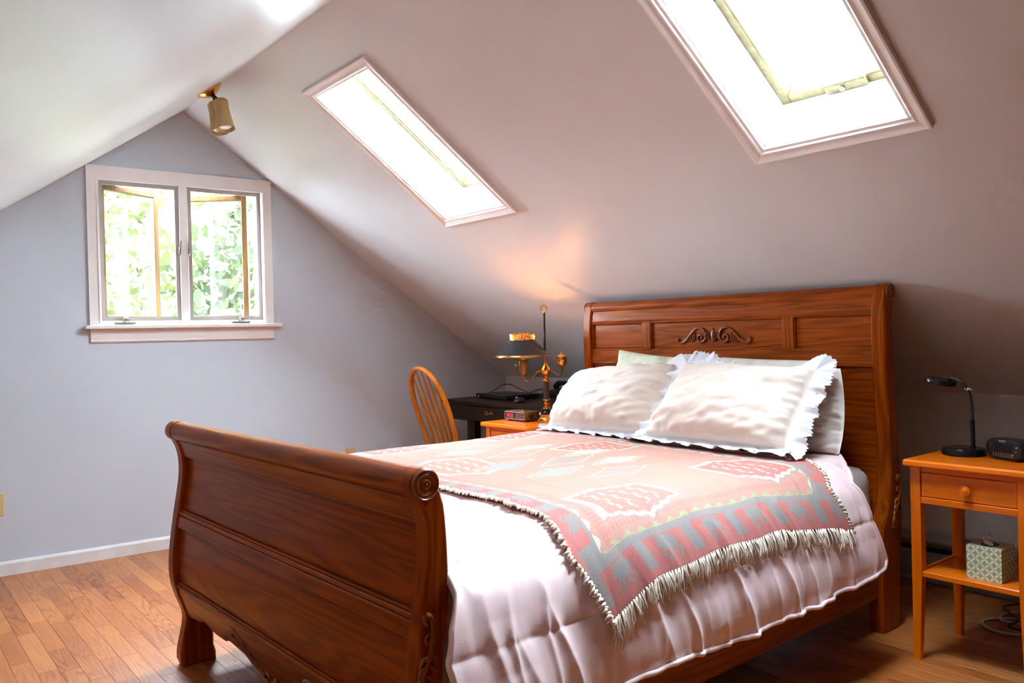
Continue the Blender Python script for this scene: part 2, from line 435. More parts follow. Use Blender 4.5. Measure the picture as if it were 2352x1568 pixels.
M['tissue_print'] = vcol_mat('printed_card', 0.5)

def lace_mat():
    m, nt, b = new_mat('white_eyelet_lace'); setp(b, (0.66, 0.64, 0.67), 0.8)
    uv = nd(nt, 'ShaderNodeUVMap')
    v = nd(nt, 'ShaderNodeTexVoronoi'); v.inputs['Scale'].default_value = 34.0
    nt.links.new(uv.outputs[0], v.inputs['Vector'])
    lt = nd(nt, 'ShaderNodeMath', operation='LESS_THAN'); lt.inputs[1].default_value = 0.13
    nt.links.new(v.outputs['Distance'], lt.inputs[0])
    tr = nd(nt, 'ShaderNodeBsdfTransparent'); mx = nd(nt, 'ShaderNodeMixShader')
    nt.links.new(lt.outputs[0], mx.inputs[0]); nt.links.new(b.outputs[0], mx.inputs[1]); nt.links.new(tr.outputs[0], mx.inputs[2])
    nt.links.new(mx.outputs[0], nt.nodes['Material Output'].inputs[0])
    n = nd(nt, 'ShaderNodeTexNoise'); n.inputs['Scale'].default_value = 90
    nt.links.new(uv.outputs[0], n.inputs['Vector']); bump(nt, b, n.outputs['Fac'], 0.4, 0.004)
    return m
M['lace'] = lace_mat()

def screen_mat():
    m, nt, b = new_mat('insect_screen_mesh'); setp(b, (0.25, 0.25, 0.24), 0.6)
    tr = nd(nt, 'ShaderNodeBsdfTransparent'); mx = nd(nt, 'ShaderNodeMixShader'); mx.inputs[0].default_value = 0.14
    nt.links.new(tr.outputs[0], mx.inputs[1]); nt.links.new(b.outputs[0], mx.inputs[2])
    nt.links.new(mx.outputs[0], nt.nodes['Material Output'].inputs[0])
    return m
M['screen'] = screen_mat()

# ------------------------------------------------------------------ the shell
def slope_pt(s, y, d=0.0):
    """right pitch: s metres down from the ridge, y along it, d metres out through the roof"""
    return (XR + s / SL + d * MS / SL, y, ZR - s * MS / SL + d / SL)
SKY = [dict(y0=3.090, y1=3.708, s0=0.247, s1=1.262), dict(y0=1.120, y1=1.737, s0=0.262, s1=1.277)]
CW, RV = 0.056, 0.008                       # skylight casing width and reveal
for k in SKY:
    k['iy0'] = k['y0'] + CW; k['iy1'] = k['y1'] - CW; k['is0'] = k['s0'] + CW; k['is1'] = k['s1'] - CW

# right pitch with its two openings
ys = sorted([YB, 5.05] + [v for k in SKY for v in (k['iy0'], k['iy1'])])
v = []; f = []
for a, b_ in zip(ys[:-1], ys[1:]):
    hole = [k for k in SKY if abs(k['iy0'] - a) < 1e-6]
    spans = [(0.0, LEN_R)] if not hole else [(0.0, hole[0]['is0']), (hole[0]['is1'], LEN_R)]
    for s0, s1 in spans:
        i = len(v); v += [slope_pt(s0, a), slope_pt(s1, a), slope_pt(s1, b_), slope_pt(s0, b_)]; f.append((i, i + 1, i + 2, i + 3))
tag(add('ceiling_right', v, f, M['paint_slope']), 'sloping lilac white ceiling with two skylights', kind='structure')
tag(add('ceiling_left', [(XR, YB, ZR), (XR, 5.08, ZR), (XL, 5.08, ZL), (XL, YB, ZL)], [(0, 1, 2, 3)], M['paint_slope_l']),
    'sloping glossy white ceiling on the left', kind='structure')
tag(MB().box(XK, XK + 0.1, YB, 4.95, -0.02, ZK + 0.03).build('wall_right', M['paint_slope']), 'low knee wall behind the bed', kind='structure')
tag(MB().box(XL - 0.1, XL, YB, 5.05, -0.02, ZL + 0.03).build('wall_left', M['back']), 'low knee wall on the left', kind='structure')  # out of view, given the dark finish to keep bounce off the footboard
tag(MB().prism([(XL - 0.1, -0.02), (XK + 0.1, -0.02), (XK + 0.1, ZK), (XR, ZR + 0.02), (XL - 0.1, ZL)], YB - 0.1, YB, 'y').build('wall_back', M['back']),
    'unseen wall at the near end, made dark to cut bounced light', kind='structure')

# gable wall, built in its own frame: a along the wall from under the ridge, n outward
gu = Vector((1, GA, 0)).normalized(); gn = Vector((-GA, 1, 0)).normalized()
def gp(a, n, z):
    p = Vector((XR, G, 0)) + gu * a + gn * n
    return (p.x, p.y, z)
def gfix(mb): return mb.xf(lambda p: gp(p[0], p[1], p[2]))
WA0, WA1, WZ0, WZ1 = 0.997 - XR, 2.027 - XR, 1.275, 2.168     # casing outside
OA0, OA1, OZ0, OZ1 = WA0 + 0.058, WA1 - 0.058, 1.290, WZ1 - 0.07   # opening
mb = MB(); T = 0.14
zl_ = lambda a: ZR + ML * a + .02
zr_ = lambda a: ZR - MS * a + .02
mb.prism([(XL - XR - 0.1, -0.02), (OA0, -0.02), (OA0, zl_(OA0)), (XL - XR - 0.1, zl_(XL - XR - 0.1))], 0, T, 'y')
mb.prism([(OA1, -0.02), (XK - XR + 0.1, -0.02), (XK - XR + 0.1, zr_(XK - XR + 0.1)), (OA1, zr_(OA1))], 0, T, 'y')
mb.prism([(OA0, -0.02), (OA1, -0.02), (OA1, OZ0), (OA0, OZ0)], 0, T, 'y')
mb.prism([(OA0, OZ1), (OA1, OZ1), (OA1, zr_(OA1)), (0, ZR + .02), (OA0, zl_(OA0))], 0, T, 'y')
tag(gfix(mb).build('wall_far', M['paint_gable']), 'pale blue grey gable wall with casement window', kind='structure')

# baseboards
mb = MB().prism([(0, 0.0), (-0.014, 0.0), (-0.014, 0.058), (-0.010, 0.066), (-0.004, 0.0715), (0, 0.0715)], XL - XR, XK - XR, 'x')
mb.v = [gp(p[0], p[1], p[2]) for p in mb.v]
tag(mb.build('baseboard_far', M['base_trim']), 'scuffed white baseboard under the window wall', kind='structure')

# floor: slab with individual laminate strips
floor = tag(MB().box(XL - 0.1, XK + 0.1, YB - 0.1, 5.1, -0.06, -0.009).build('floor', M['subfloor']), 'orange oak laminate floor', kind='structure')
def px(p):
    v = np.array(p) - CAM_P; z = v @ FW
    if z < 0.05: return None
    return 1176 + F_PX * (v @ RT) / z, 784 - F_PX * (v @ UP) / z
def inside(pt, poly):
    x, y = pt; c = False
    for i in range(len(poly)):
        x1, y1 = poly[i]; x2, y2 = poly[i - 1]
        if (y1 > y) != (y2 > y) and x < (x2 - x1) * (y - y1) / (y2 - y1) + x1: c = not c
    return c
SEEN = [[(-60, 1270), (400, 1235), (420, 1620), (-60, 1620)], [(400, 1430), (720, 1540), (740, 1640), (400, 1640)],
        [(1560, 1640), (2000, 1370), (2100, 1270), (2400, 1220), (2400, 1640)]]
PW = 0.0665
cand = []
prng = random.Random(21)
x = XL; row = 0
while x < XK:
    y = YB - prng.random() * 0.45
    while y < 5.05:
        L = prng.choice([0.26, 0.34, 0.42, 0.50, 0.58])
        y1 = min(y + L, 5.06)
        if y1 > YB and y1 - y > 0.05:
            see = 0
            for qx, qy in ((0.5, 0.5), (0.1, 0.1), (0.9, 0.9), (0.5, 0.1), (0.5, 0.9)):
                q = px((x + PW * qx, y + (y1 - y) * qy, 0))
                if q and any(inside(q, P) for P in SEEN): see += 1
            a = px((x, y, 0)); b_ = px((x + PW, y1, 0))
            d = np.linalg.norm(np.array((x, (y + y1) / 2, 0)) - CAM_P)
            cand.append((1.0 / d if see else 0.0, x, max(y, YB), y1))
        y = y1
    x += PW
cand.sort(reverse=True)
GAP = 0.0003
meshes = {}
rest = MB()
n_ind = 0
for k, (vis, x, y0, y1) in enumerate(cand):
    if vis > 0 and n_ind < 300:
        L = round(y1 - y0, 3)
        if L not in meshes:
            o = MB().box(-PW / 2 + GAP, PW / 2 - GAP, -L / 2 + GAP, L / 2 - GAP, -0.008, 0.0, 0.0006).build('plank', M['plank'], floor)
            meshes[L] = o.data
        else:
            o = bpy.data.objects.new('plank', meshes[L]); COL.objects.link(o); o.parent = floor
        o.location = (x + PW / 2, (y0 + y1) / 2, 0)
        n_ind += 1
    else:
        rest.box(x + GAP, x + PW - GAP, y0 + GAP, y1 - GAP, -0.008, 0.0)
tag(rest.build('planking', M['plank'], floor), kind='stuff')

# ------------------------------------------------------------------ casement window
win = empty('window_1', gp(0, 0, 0), math.atan2(GA, 1)); tag(win, 'open two leaf casement window with white casing', kind='structure')
TR = M['trim']
def trim_piece(name, poly, n0, n1): return autosmooth(MB().prism(poly, n0, n1, 'y').build(name, TR, win))
m_ = 0.06
trim_piece('casing', [(WA0, WZ0 + 0.012), (WA0 + m_, WZ0 + 0.012), (WA0 + m_, WZ1 - 0.072), (WA0, WZ1)], -0.018, 0.0)
trim_piece('casing', [(WA1, WZ0 + 0.012), (WA1, WZ1), (WA1 - m_, WZ1 - 0.072), (WA1 - m_, WZ0 + 0.012)], -0.018, 0.0)
trim_piece('casing', [(WA0, WZ1), (WA0 + m_, WZ1 - 0.072), (WA1 - m_, WZ1 - 0.072), (WA1, WZ1)], -0.018, 0.0)
for poly in ([(WA0 + m_ - 0.012, 1.3), (WA0 + m_ - 0.004, 1.3), (WA0 + m_ - 0.004, WZ1 - 0.076), (WA0 + m_ - 0.012, WZ1 - 0.068)],
             [(WA1 - m_ + 0.004, 1.3), (WA1 - m_ + 0.012, 1.3), (WA1 - m_ + 0.012, WZ1 - 0.068), (WA1 - m_ + 0.004, WZ1 - 0.076)],
             [(WA0 + m_ - 0.012, WZ1 - 0.068), (WA0 + m_ - 0.004, WZ1 - 0.076), (WA1 - m_ + 0.004, WZ1 - 0.076), (WA1 - m_ + 0.012, WZ1 - 0.068)]):
    trim_piece('casing_bead', poly, -0.023, -0.017)
MB().box(WA0 - 0.026, WA1 + 0.037, -0.055, 0.05, WZ0 - 0.008, WZ0 + 0.012, 0.003).build('stool', TR, win)
autosmooth(MB().prism([(0, 1.192), (-0.010, 1.192), (-0.016, 1.200), (-0.012, 1.206), (-0.014, 1.210), (-0.014, WZ0 - 0.008), (0, WZ0 - 0.008)], WA0 + 0.003, WA1 + 0.003, 'x').build('apron', TR, win))
CM = 1.5065 - XR
MB().box(CM - 0.024, CM + 0.024, -0.004, 0.09, OZ0 - 0.01, OZ1 + 0.01, 0.003).build('mullion', TR, win)
for n_, a0, a1 in (('jamb', OA0 - 0.004, OA0 + 0.004), ('jamb', OA1 - 0.004, OA1 + 0.004)):
    MB().box(a0, a1, -0.002, T, OZ0, OZ1).build(n_, TR, win)
MB().box(OA0, OA1, -0.002, T, OZ1 - 0.006, OZ1 + 0.004).build('head_jamb', TR, win)
MB().box(OA0, OA1, 0.0, T + 0.04, OZ0 - 0.012, OZ0 + 0.022, 0.003).build('sill', TR, win)
OP = [(OA0 + 0.004, CM - 0.024), (CM + 0.024, OA1 - 0.004)]
SZ0, SZ1 = OZ0 + 0.022, OZ1 - 0.006
for k, (a0, a1) in enumerate(OP):
    w = 0.022
    sf = MB()
    sf.prism([(a0, SZ0), (a0 + w, SZ0 + w), (a0 + w, SZ1 - w), (a0, SZ1)], 0.008, 0.022, 'y')
    sf.prism([(a1, SZ0), (a1, SZ1), (a1 - w, SZ1 - w), (a1 - w, SZ0 + w)], 0.008, 0.022, 'y')
    sf.prism([(a0, SZ1), (a0 + w, SZ1 - w), (a1 - w, SZ1 - w), (a1, SZ1)], 0.008, 0.022, 'y')
    sf.prism([(a0, SZ0), (a1, SZ0), (a1 - w, SZ0 + w), (a0 + w, SZ0 + w)], 0.008, 0.022, 'y')
    fr = sf.build('screen_frame', M['screen_frame'], win)
    add('screen_mesh', [(a0 + w, 0.015, SZ0 + w), (a1 - w, 0.015, SZ0 + w), (a1 - w, 0.015, SZ1 - w), (a0 + w, 0.015, SZ1 - w)], [(0, 1, 2, 3)], M['screen'], fr)
    # sash swung outward
    wd = a1 - a0 - 0.012
    hinge = (a0 + 0.010, 0.098) if k == 0 else (a1 - 0.045, 0.110)
    th = math.radians(29) if k == 0 else math.radians(36)
    sg = 1 if k == 0 else -1
    def sw(p, hinge=hinge, th=th, sg=sg):
        u, w_, z = p
        c, s_ = math.cos(th), math.sin(th)
        return (hinge[0] + sg * (u * c - w_ * s_), hinge[1] + u * s_ + w_ * c, z)
    st = 0.034
    sash = MB().box(0, st, -0.018, 0.018, SZ0, SZ1, 0.003).box(wd - st, wd, -0.018, 0.018, SZ0, SZ1, 0.003)
    sash.box(st, wd - st, -0.018, 0.018, SZ1 - st, SZ1, 0.003).box(st, wd - st, -0.018, 0.018, SZ0, SZ0 + st, 0.003).xf(sw)
    so = sash.build('sash', M['casement'], win)
    MB().box(st - 0.004, wd - st + 0.004, -0.002, 0.002, SZ0 + st - 0.004, SZ1 - st + 0.004).xf(sw).build('pane', M['glass'], so)
    # crank operator and lock lever
    ca = (1.178 if k == 0 else 1.825) - XR
    cr = MB().box(ca - 0.055, ca + 0.055, -0.012, 0.02, OZ0 + 0.004, OZ0 + 0.018, 0.004)
    cr.lathe([(0.016, 0), (0.018, 0.012), (0.012, 0.024), (0.002, 0.028)], (ca + 0.005, -0.004, OZ0 + 0.016), (0, -0.3, 1), 12)
    if k == 0: cr.tube([(ca + 0.012, -0.012, OZ0 + 0.036), (ca + 0.03, -0.018, OZ0 + 0.040), (ca + 0.045, -0.02, OZ0 + 0.026)], 0.005, 6)
    else: cr.tube([(ca + 0.004, -0.012, OZ0 + 0.036), (ca - 0.010, -0.018, OZ0 + 0.055), (ca - 0.004, -0.02, OZ0 + 0.074)], [0.005, 0.005, 0.007], 6)
    autosmooth(cr.build('crank_handle', M['dull_metal'], win))
    la = CM - 0.026 if k == 0 else CM + 0.026
    lv = MB().box(la - 0.006, la + 0.006, -0.004, 0.02, 1.69, 1.735, 0.002)
    lv.tube([(la, -0.008, 1.70), (la, -0.016, 1.735), (la + (0.006 if k == 0 else -0.002), -0.014, 1.775)], [0.006, 0.005, 0.004], 6)
    lv.build('lock_lever', M['dull_metal'], win)

# ------------------------------------------------------------------ skylights
DEPTH, FL = 0.235, 0.27
for k, S in enumerate(SKY):
    e = empty('window_%d' % (k + 2), slope_pt((S['s0'] + S['s1']) / 2, (S['y0'] + S['y1']) / 2))
    tag(e, ['narrow skylight nearer the gable window', 'skylight above the near side of the bed'][k], kind='structure')
    O = np.array(e.location)
    def sp(p, O=O): return tuple(np.array(slope_pt(p[0], p[1], p[2])) - O)
    y0, y1, s0, s1, a0, a1, t0, t1 = S['y0'], S['y1'], S['s0'], S['s1'], S['iy0'], S['iy1'], S['is0'], S['is1']
    # mitred moulded casing: profile across width (w from outer edge, height under the ceiling)
    prof = [(0, 0.0), (0, -0.020), (0.006, -0.022), (0.020, -0.018), (0.030, -0.013), (0.040, -0.016), (0.046, -0.012), (CW, -0.010), (CW, 0.0)]
    def run(A, B, inn):   # A->B outer edge, inn inward unit (s,y)
        A = np.array(A); B = np.array(B); dirv = (B - A) / np.linalg.norm(B - A); inn = np.array(inn)
        v = []; f = []
        n = len(prof)
        for end, sg in ((A, 1), (B, -1)):
            for w, h in prof:
                q = end + inn * w + dirv * sg * w
                v.append(sp((q[0], q[1], h)))
        for i in range(n - 1): f.append((i, i + 1, n + i + 1, n + i))
        autosmooth(add('casing', v, f, TR, e), 20)
    run((s0, y0), (s0, y1), (1, 0)); run((s1, y0), (s1, y1), (-1, 0)); run((s0, y0), (s1, y0), (0, 1)); run((s0, y1), (s1, y1), (0, -1))
    # shaft
    sh = MB()
    g0 = t0 - FL
    for q in (((t0, a0), (t0, a1), (g0, a1), (g0, a0)), ((t0, a1), (t1, a1), (t1, a1), (g0, a1)), ((t1, a1), (t1, a0), (t1, a0), (t1, a1)), ((t1, a0), (t0, a0), (g0, a0), (t1, a0))):
        sh.raw([sp((*q[0], -0.004)), sp((*q[1], -0.004)), sp((*q[2], DEPTH + 0.05)), sp((*q[3], DEPTH + 0.05))], [(0, 1, 2, 3)])
    sh.build('shaft', M['shaft'], e)
    inset = 0.012
    st_ = MB()
    w = 0.008
    for sa, sb, ya, yb in ((t0, t1, a0, a0 + w), (t0, t1, a1 - w, a1), (t0, t0 + w, a0, a1), (t1 - w, t1, a0, a1)):
        st_.box(sa, sb, ya, yb, 0.006, 0.016)
    st_.xf(sp).build('stop_bead', TR, e)
    # sash
    w = 0.036
    sa_ = MB()
    for u0, u1, q0, q1 in ((g0, t1, a0, a0 + w), (g0, t1, a1 - w, a1), (g0, g0 + w, a0 + w, a1 - w), (t1 - w, t1, a0 + w, a1 - w)):
        sa_.box(u0, u1, q0, q1, DEPTH - 0.03, DEPTH + 0.03, 0.004)
    so = sa_.xf(sp).build('sash', M['sash'], e)
    MB().box(g0 + w - 0.004, t1 - w + 0.004, a0 + w - 0.004, a1 - w + 0.004, DEPTH + 0.004, DEPTH + 0.010).xf(sp).build('pane', M['glass'], so)
    if k == 1:
        yc = (a0 + a1) / 2
        hb = MB().box(t1 - w - 0.004, t1 - 0.004, yc - 0.075, yc + 0.075, DEPTH - 0.045, DEPTH - 0.03, 0.004).xf(sp).build('latch_bar', M['sash'], e)
        MB().lathe([(0.009, 0), (0.009, 0.006), (0.004, 0.010)], (0, 0, 0), (0, 0, -1), 12).xf(lambda p: sp((t1 - 0.02 + p[0], yc + 0.01 + p[1], DEPTH - 0.046 + p[2]))).build('screw', M['dull_metal'], hb)
    else:
        MB().box(t1 - w - 0.004, t1 - 0.01, a0 + 0.16, a0 + 0.24, DEPTH - 0.04, DEPTH - 0.03, 0.003).xf(sp).build('latch_bar', M['sash'], e)
    # daylight portal
    ld = bpy.data.lights.new('skylight_portal', 'AREA'); ld.shape = 'RECTANGLE'; ld.size = t1 - g0; ld.size_y = a1 - a0
    ld.cycles.is_portal = True
    lo = bpy.data.objects.new('skylight_portal', ld); COL.objects.link(lo)
    nrm = Vector((MS, 0, 1)).normalized(); sd = Vector((1, 0, -MS)).normalized()
    pz = nrm; pxv = sd; py = pz.cross(pxv)
    c = Vector(slope_pt((g0 + t1) / 2, (a0 + a1) / 2, DEPTH + 0.04))
    lo.matrix_world = Matrix(((pxv.x, py.x, pz.x, c.x), (pxv.y, py.y, pz.y, c.y), (pxv.z, py.z, pz.z, c.z), (0, 0, 0, 1)))

ld = bpy.data.lights.new('window_portal', 'AREA'); ld.shape = 'RECTANGLE'; ld.size = OA1 - OA0; ld.size_y = OZ1 - OZ0
ld.cycles.is_portal = True
lo = bpy.data.objects.new('window_portal', ld); COL.objects.link(lo)
c = Vector(gp((OA0 + OA1) / 2, T + 0.01, (OZ0 + OZ1) / 2)); pz = gn; py = Vector((0, 0, 1)); pxv = py.cross(pz)
lo.matrix_world = Matrix(((pxv.x, py.x, pz.x, c.x), (pxv.y, py.y, pz.y, c.y), (pxv.z, py.z, pz.z, c.z), (0, 0, 0, 1)))

# ------------------------------------------------------------------ sleigh bed
bed = empty('sleigh_bed', BED_O, BED_A)
tag(bed, 'brown oak sleigh bed with carved scrolled headboard and footboard', 'bed')
PT = 0.055
def zcurve(pts):
    pts = sorted(pts, key=lambda p: p[1])
    s = spline([(p[1], p[0]) for p in pts], 6)
    Z = np.array([q[0] for q in s]); X = np.array([q[1] for q in s])
    return lambda z: np.interp(z, Z, X)
FF = zcurve([(-2.106, .827), (-2.090, .790), (-2.083, .741), (-2.086, .677), (-2.102, .583), (-2.119, .474), (-2.128, .379), (-2.125, .315),
             (-2.109, .255), (-2.090, .203), (-2.085, .169), (-2.095, .115), (-2.108, .055), (-2.107, .014), (-2.098, 0)])
FI = zcurve([(-2.051, .845), (-2.040, .815), (-2.034, .766), (-2.031, .70), (-2.031, .62), (-2.038, .55), (-2.047, .48), (-2.052, .42), (-2.044, .33),
             (-2.020, .25), (-1.997, .18), (-1.988, .10), (-1.988, .05), (-1.977, .02), (-1.981, 0)])
FC = (-2.090, .8585, .0365)
HF = zcurve([(.060, 1.30), (.046, 1.22), (.044, 1.17), (.046, 1.09), (.054, .92), (.068, .75), (.071, .66), (.070, .58), (.052, .485), (.010, .41), (-.008, .35), (-.012, .262), (-.018, .1), (-.008, 0)])
HB = zcurve([(.125, 1.285), (.115, 1.24), (.113, 1.19), (.123, 1.0), (.145, .745), (.160, .57), (.159, .4), (.139, .231), (.121, 0)])
HC = (.094, 1.3085, .0345)
def post_poly(front, back, C, zf, zb, arc0, arc1):
    """front edge up from the floor to zf, round the scroll, back edge down"""
    poly = [(float(front(z)), z) for z in np.linspace(0, zf, 34)]
    for a in np.linspace(arc0, arc1, 18):
        poly.append((C[0] + C[2] * math.cos(a), C[1] + C[2] * math.sin(a)))
    poly += [(float(back(z)), z) for z in np.linspace(zb, 0, 30)]
    return poly
foot_poly = post_poly(FF, FI, FC, .826, .838, math.radians(205), math.radians(5))
head_poly = post_poly(HF, HB, HC, 1.292, 1.288, math.radians(190), math.radians(-25))
def rounded_post(poly, y0, y1, c=0.006):
    """extruded outline with a chamfered arris"""
    P = np.array(poly); n = len(P)
    nxt = np.roll(P, -1, 0); prv = np.roll(P, 1, 0)
    t = nxt - prv; t /= np.linalg.norm(t, axis=1)[:, None]
    area = 0.5 * np.sum(P[:, 0] * nxt[:, 1] - nxt[:, 0] * P[:, 1])
    nin = np.stack([-t[:, 1], t[:, 0]], 1) * (1 if area > 0 else -1)
    Q = P + nin * c
    v = [(q[0], y0, q[1]) for q in Q] + [(q[0], y0 + c, q[1]) for q in P] + [(q[0], y1 - c, q[1]) for q in P] + [(q[0], y1, q[1]) for q in Q]
    f = []
    for r in range(3):
        for i in range(n):
            j = (i + 1) % n
            f.append((r * n + i, r * n + j, (r + 1) * n + j, (r + 1) * n + i))
    f.append(tuple(range(n - 1, -1, -1))); f.append(tuple(range(3 * n, 4 * n)))
    return v, f
def curved_board(name, mat, parent, fn, z0, z1, off, thick, y0, y1, n=14, ny=2, zlow=None, ch=0.004):
    """board following x = fn(z)+off between z0 and z1, thick towards +x; zlow(y) cuts its lower edge"""
    yy = np.linspace(y0, y1, ny)
    v = []
    nz = n
    for y in yy:
        lo = zlow(y) if zlow else z0
        zz = np.linspace(lo, z1, nz)
        for z in zz: v.append((float(fn(z)) + off + (ch if z in (zz[0], zz[-1]) else 0), y, z))
        for z in zz: v.append((float(fn(z)) + off + thick, y, z))
    f = []
    m = 2 * nz
    for a in range(ny - 1):
        for k in range(nz - 1):
            f.append((a * m + k, a * m + k + 1, (a + 1) * m + k + 1, (a + 1) * m + k))
            f.append((a * m + nz + k, (a + 1) * m + nz + k, (a + 1) * m + nz + k + 1, a * m + nz + k + 1))
        f.append((a * m, (a + 1) * m, (a + 1) * m + nz, a * m + nz)); f.append((a * m + nz - 1, a * m + m - 1, (a + 1) * m + m - 1, (a + 1) * m + nz - 1))
    for a in (0, ny - 1):
        for k in range(nz - 1):
            q = (a * m + k, a * m + nz + k, a * m + nz + k + 1, a * m + k + 1)
            f.append(q if a == 0 else q[::-1])
    return autosmooth(add(name, v, f, mat, parent))

Y0, Y1 = PT - 0.004, BED_W - PT + 0.004
def apron_z(y):
    t = abs(y - BED_W / 2)                       # 0 at the centre, .76 at the posts
    pts = [(0.0, .098), (.06, .108), (.12, .155), (.20, .168), (.25, .183), (.33, .190), (.36, .193), (.385, .190), (.40, .181), (.50, .181), (.55, .189),
           (.585, .197), (.61, .197), (.635, .186), (.70, .180), (.77, .172)]
    return float(np.interp(t, [p[0] for p in pts], [p[1] for p in pts])) + 0.004
# footboard body (the lower panel carries the rest)
fb = curved_board('footboard', M['bed_h'], bed, FF, .30, .80, .026, .018, Y0, Y1)
curved_board('panel', M['bed_h'], fb, FF, .565, .772, .020, .012, Y0, Y1)
curved_board('panel', M['bed_h'], fb, FF, .305, .512, .020, .012, Y0, Y1)
curved_board('rail', M['bed_h'], fb, FF, .768, .828, .006, .03, Y0, Y1)
curved_board('rail', M['bed_h'], fb, FF, .510, .552, .006, .03, Y0, Y1)
curved_board('apron_rail', M['bed_h'], fb, FF, .18, .292, .006, .03, Y0, Y1, 8, 120, apron_z)
for z, r in ((.768, .005), (.560, .007), (.300, .007)):
    mb = MB(); xx = float(FF(z)) + 0.012
    mb.tube([(xx, Y0, z), (xx, Y1, z)], r, 10)
    if r > .006: mb.tube([(xx + .004, Y0, z + .010), (xx + .004, Y1, z + .010)], .004, 8)
    autosmooth(mb.build('moulding', M['bed_h'], fb))
autosmooth(MB().lathe([(FC[2] - .003, Y0), (FC[2] - .003, Y1)], (FC[0], 0, FC[1]), (0, 1, 0), 28).build('crest_roll', M['bed_h'], fb))
def rosette(parent, C, y, sg):
    R = C[2]
    pr = [(R * .96, 0), (R * .96, .004), (R * .88, .007), (R * .80, .004), (R * .72, .003), (R * .64, .006), (R * .55, .004), (R * .34, .003), (R * .30, .007), (R * .2, .008), (R * .14, .005), (R * .08, .009), (.0005, .010)]
    autosmooth(MB().lathe(pr, (C[0], y, C[1]), (0, sg, 0), 28).build('rosette', M['carve'], parent))
for y0, sg in ((0.0, -1), (BED_W - PT, 1)):
    v, f = rounded_post(foot_poly, y0, y0 + PT)
    autosmooth(add('post', v, f, M['bed_v'], fb), 30)
    rosette(fb, FC, y0 + (0 if sg < 0 else PT), sg)

def scroll(c, r0, r1, a0, a1, n=26):
    out = []
    for i in range(n):
        t = i / (n - 1); r = r0 + (r1 - r0) * t; a = a0 + (a1 - a0) * t
        out.append((c[0] + r * math.cos(a), c[1] + r * math.sin(a)))
    return out
def acanthus(parent, place, name='carving'):
    """upright leaf carving; place maps (u across, w up, h proud) to bed space"""
    mb = MB()
    def T(pts, rr): mb.tube([place(p[0], p[1], 0.004) for p in pts], rr, 7)
    stem = [tuple(q) for q in spline([(.0, .135), (.014, .130), (.022, .108), (.018, .075), (.006, .04), (-.016, .01), (-.034, -.02), (-.044, -.06)], 6)]
    n = len(stem); T(stem, [0.0085 - 0.003 * i / n for i in range(n)])
    T(scroll((.006, .082), .014, .003, 0.2, 7.5), [.004] * 26)
    T([(.0, .135), (-.006, .128), (-.002, .118), (.006, .114)], [.007, .007, .005, .003])
    for k in range(5):
        y = .055 - k * .022
        T([(.01 - k * .010, y), (.024 - k * .008, y - .008), (.030 - k * .006, y - .024)], [.006, .006, .002])
        T([(.004 - k * .010, y - .01), (-.016 - k * .007, y - .012), (-.026 - k * .006, y - .028)], [.006, .005, .002])
    T(scroll((-.030, -.045), .018, .003, 2.6, 9.5), [.005] * 26)
    autosmooth(mb.build(name, M['carve'], parent), 60)
acanthus(fb, lambda u, w, h: (-2.098 + u * 0.75, -h, .44 + w))
# carved spray in the middle of the foot apron
mb = MB()
for s in (-1, 1):
    def T(pts, rr): mb.tube([(float(FF(p[1])) + .004, BED_W / 2 + s * p[0], p[1]) for p in pts], rr, 6)
    T([tuple(q) for q in spline([(.30, .262), (.26, .268), (.22, .245), (.18, .20), (.12, .175), (.05, .15)], 5)], [.006] * 26)
    T(scroll((.27, .248), .02, .004, 1.4, 7.0), [.0045] * 26)
    T(scroll((.06, .165), .026, .004, -1.2, 5.5), [.005] * 26)
    for k in range(5): T([(.24 - k * .035, .250 - k * .016), (.235 - k * .035, .228 - k * .014), (.215 - k * .035, .214 - k * .012)], [.006, .006, .002])
mb.sphere((float(FF(.16)) + .003, BED_W / 2, .16), .018, 12, 8, (.5, .8, 1.5))
autosmooth(mb.build('carving', M['carve'], fb), 60)

# headboard
hb = curved_board('headboard', M['bed_h'], bed, HF, .30, 1.26, .030, .022, Y0, Y1, 30)
hp = hb
curved_board('panel', M['bed_h'], hp, HF, .42, 1.026, .024, .014, Y0, Y1, 20)
curved_board('rail', M['bed_h'], hp, HF, 1.024, 1.085, .010, .03, Y0, Y1)
curved_board('crest_board', M['bed_h'], hp, HF, 1.228, 1.312, .010, .03, Y0, Y1, 12)
autosmooth(MB().lathe([(HC[2] - .003, Y0), (HC[2] - .003, Y1)], (HC[0] - .001, 0, HC[1] - .001), (0, 1, 0), 28).build('crest_roll', M['bed_h'], hp))
for a, b_ in ((1.225, 1.572), (.44, 1.172), (Y0, .393)):
    curved_board('panel', M['bed_h'], hp, HF, 1.086, 1.226, .024, .012, a, b_)
    mb = MB()
    for z in (1.089, 1.224): mb.tube([(float(HF(z)) + .018, a, z), (float(HF(z)) + .018, b_, z)], .0045, 8)
    for y in (a + .003, b_ - .003): mb.tube([(float(HF(z)) + .018, y, z) for z in np.linspace(1.089, 1.224, 6)], .0045, 8)
    autosmooth(mb.build('moulding', M['bed_h'], hp))
for a, b_ in ((1.172, 1.225), (.393, .44)):
    curved_board('stile', M['bed_v'], hp, HF, 1.084, 1.230, .010, .03, a, b_)
for z in (1.022,):
    autosmooth(MB().tube([(float(HF(z)) + .014, Y0, z), (float(HF(z)) + .014, Y1, z)], .006, 8).build('moulding', M['bed_h'], hp))
for y0, sg in ((0.0, -1), (BED_W - PT, 1)):
    v, f = rounded_post(head_poly, y0, y0 + PT)
    autosmooth(add('post', v, f, M['bed_v'], hp), 30)
    rosette(hp, HC, y0 + (0 if sg < 0 else PT), sg)
acanthus(hp, lambda u, w, h: (.115 + u * .9, -h, .455 + w))
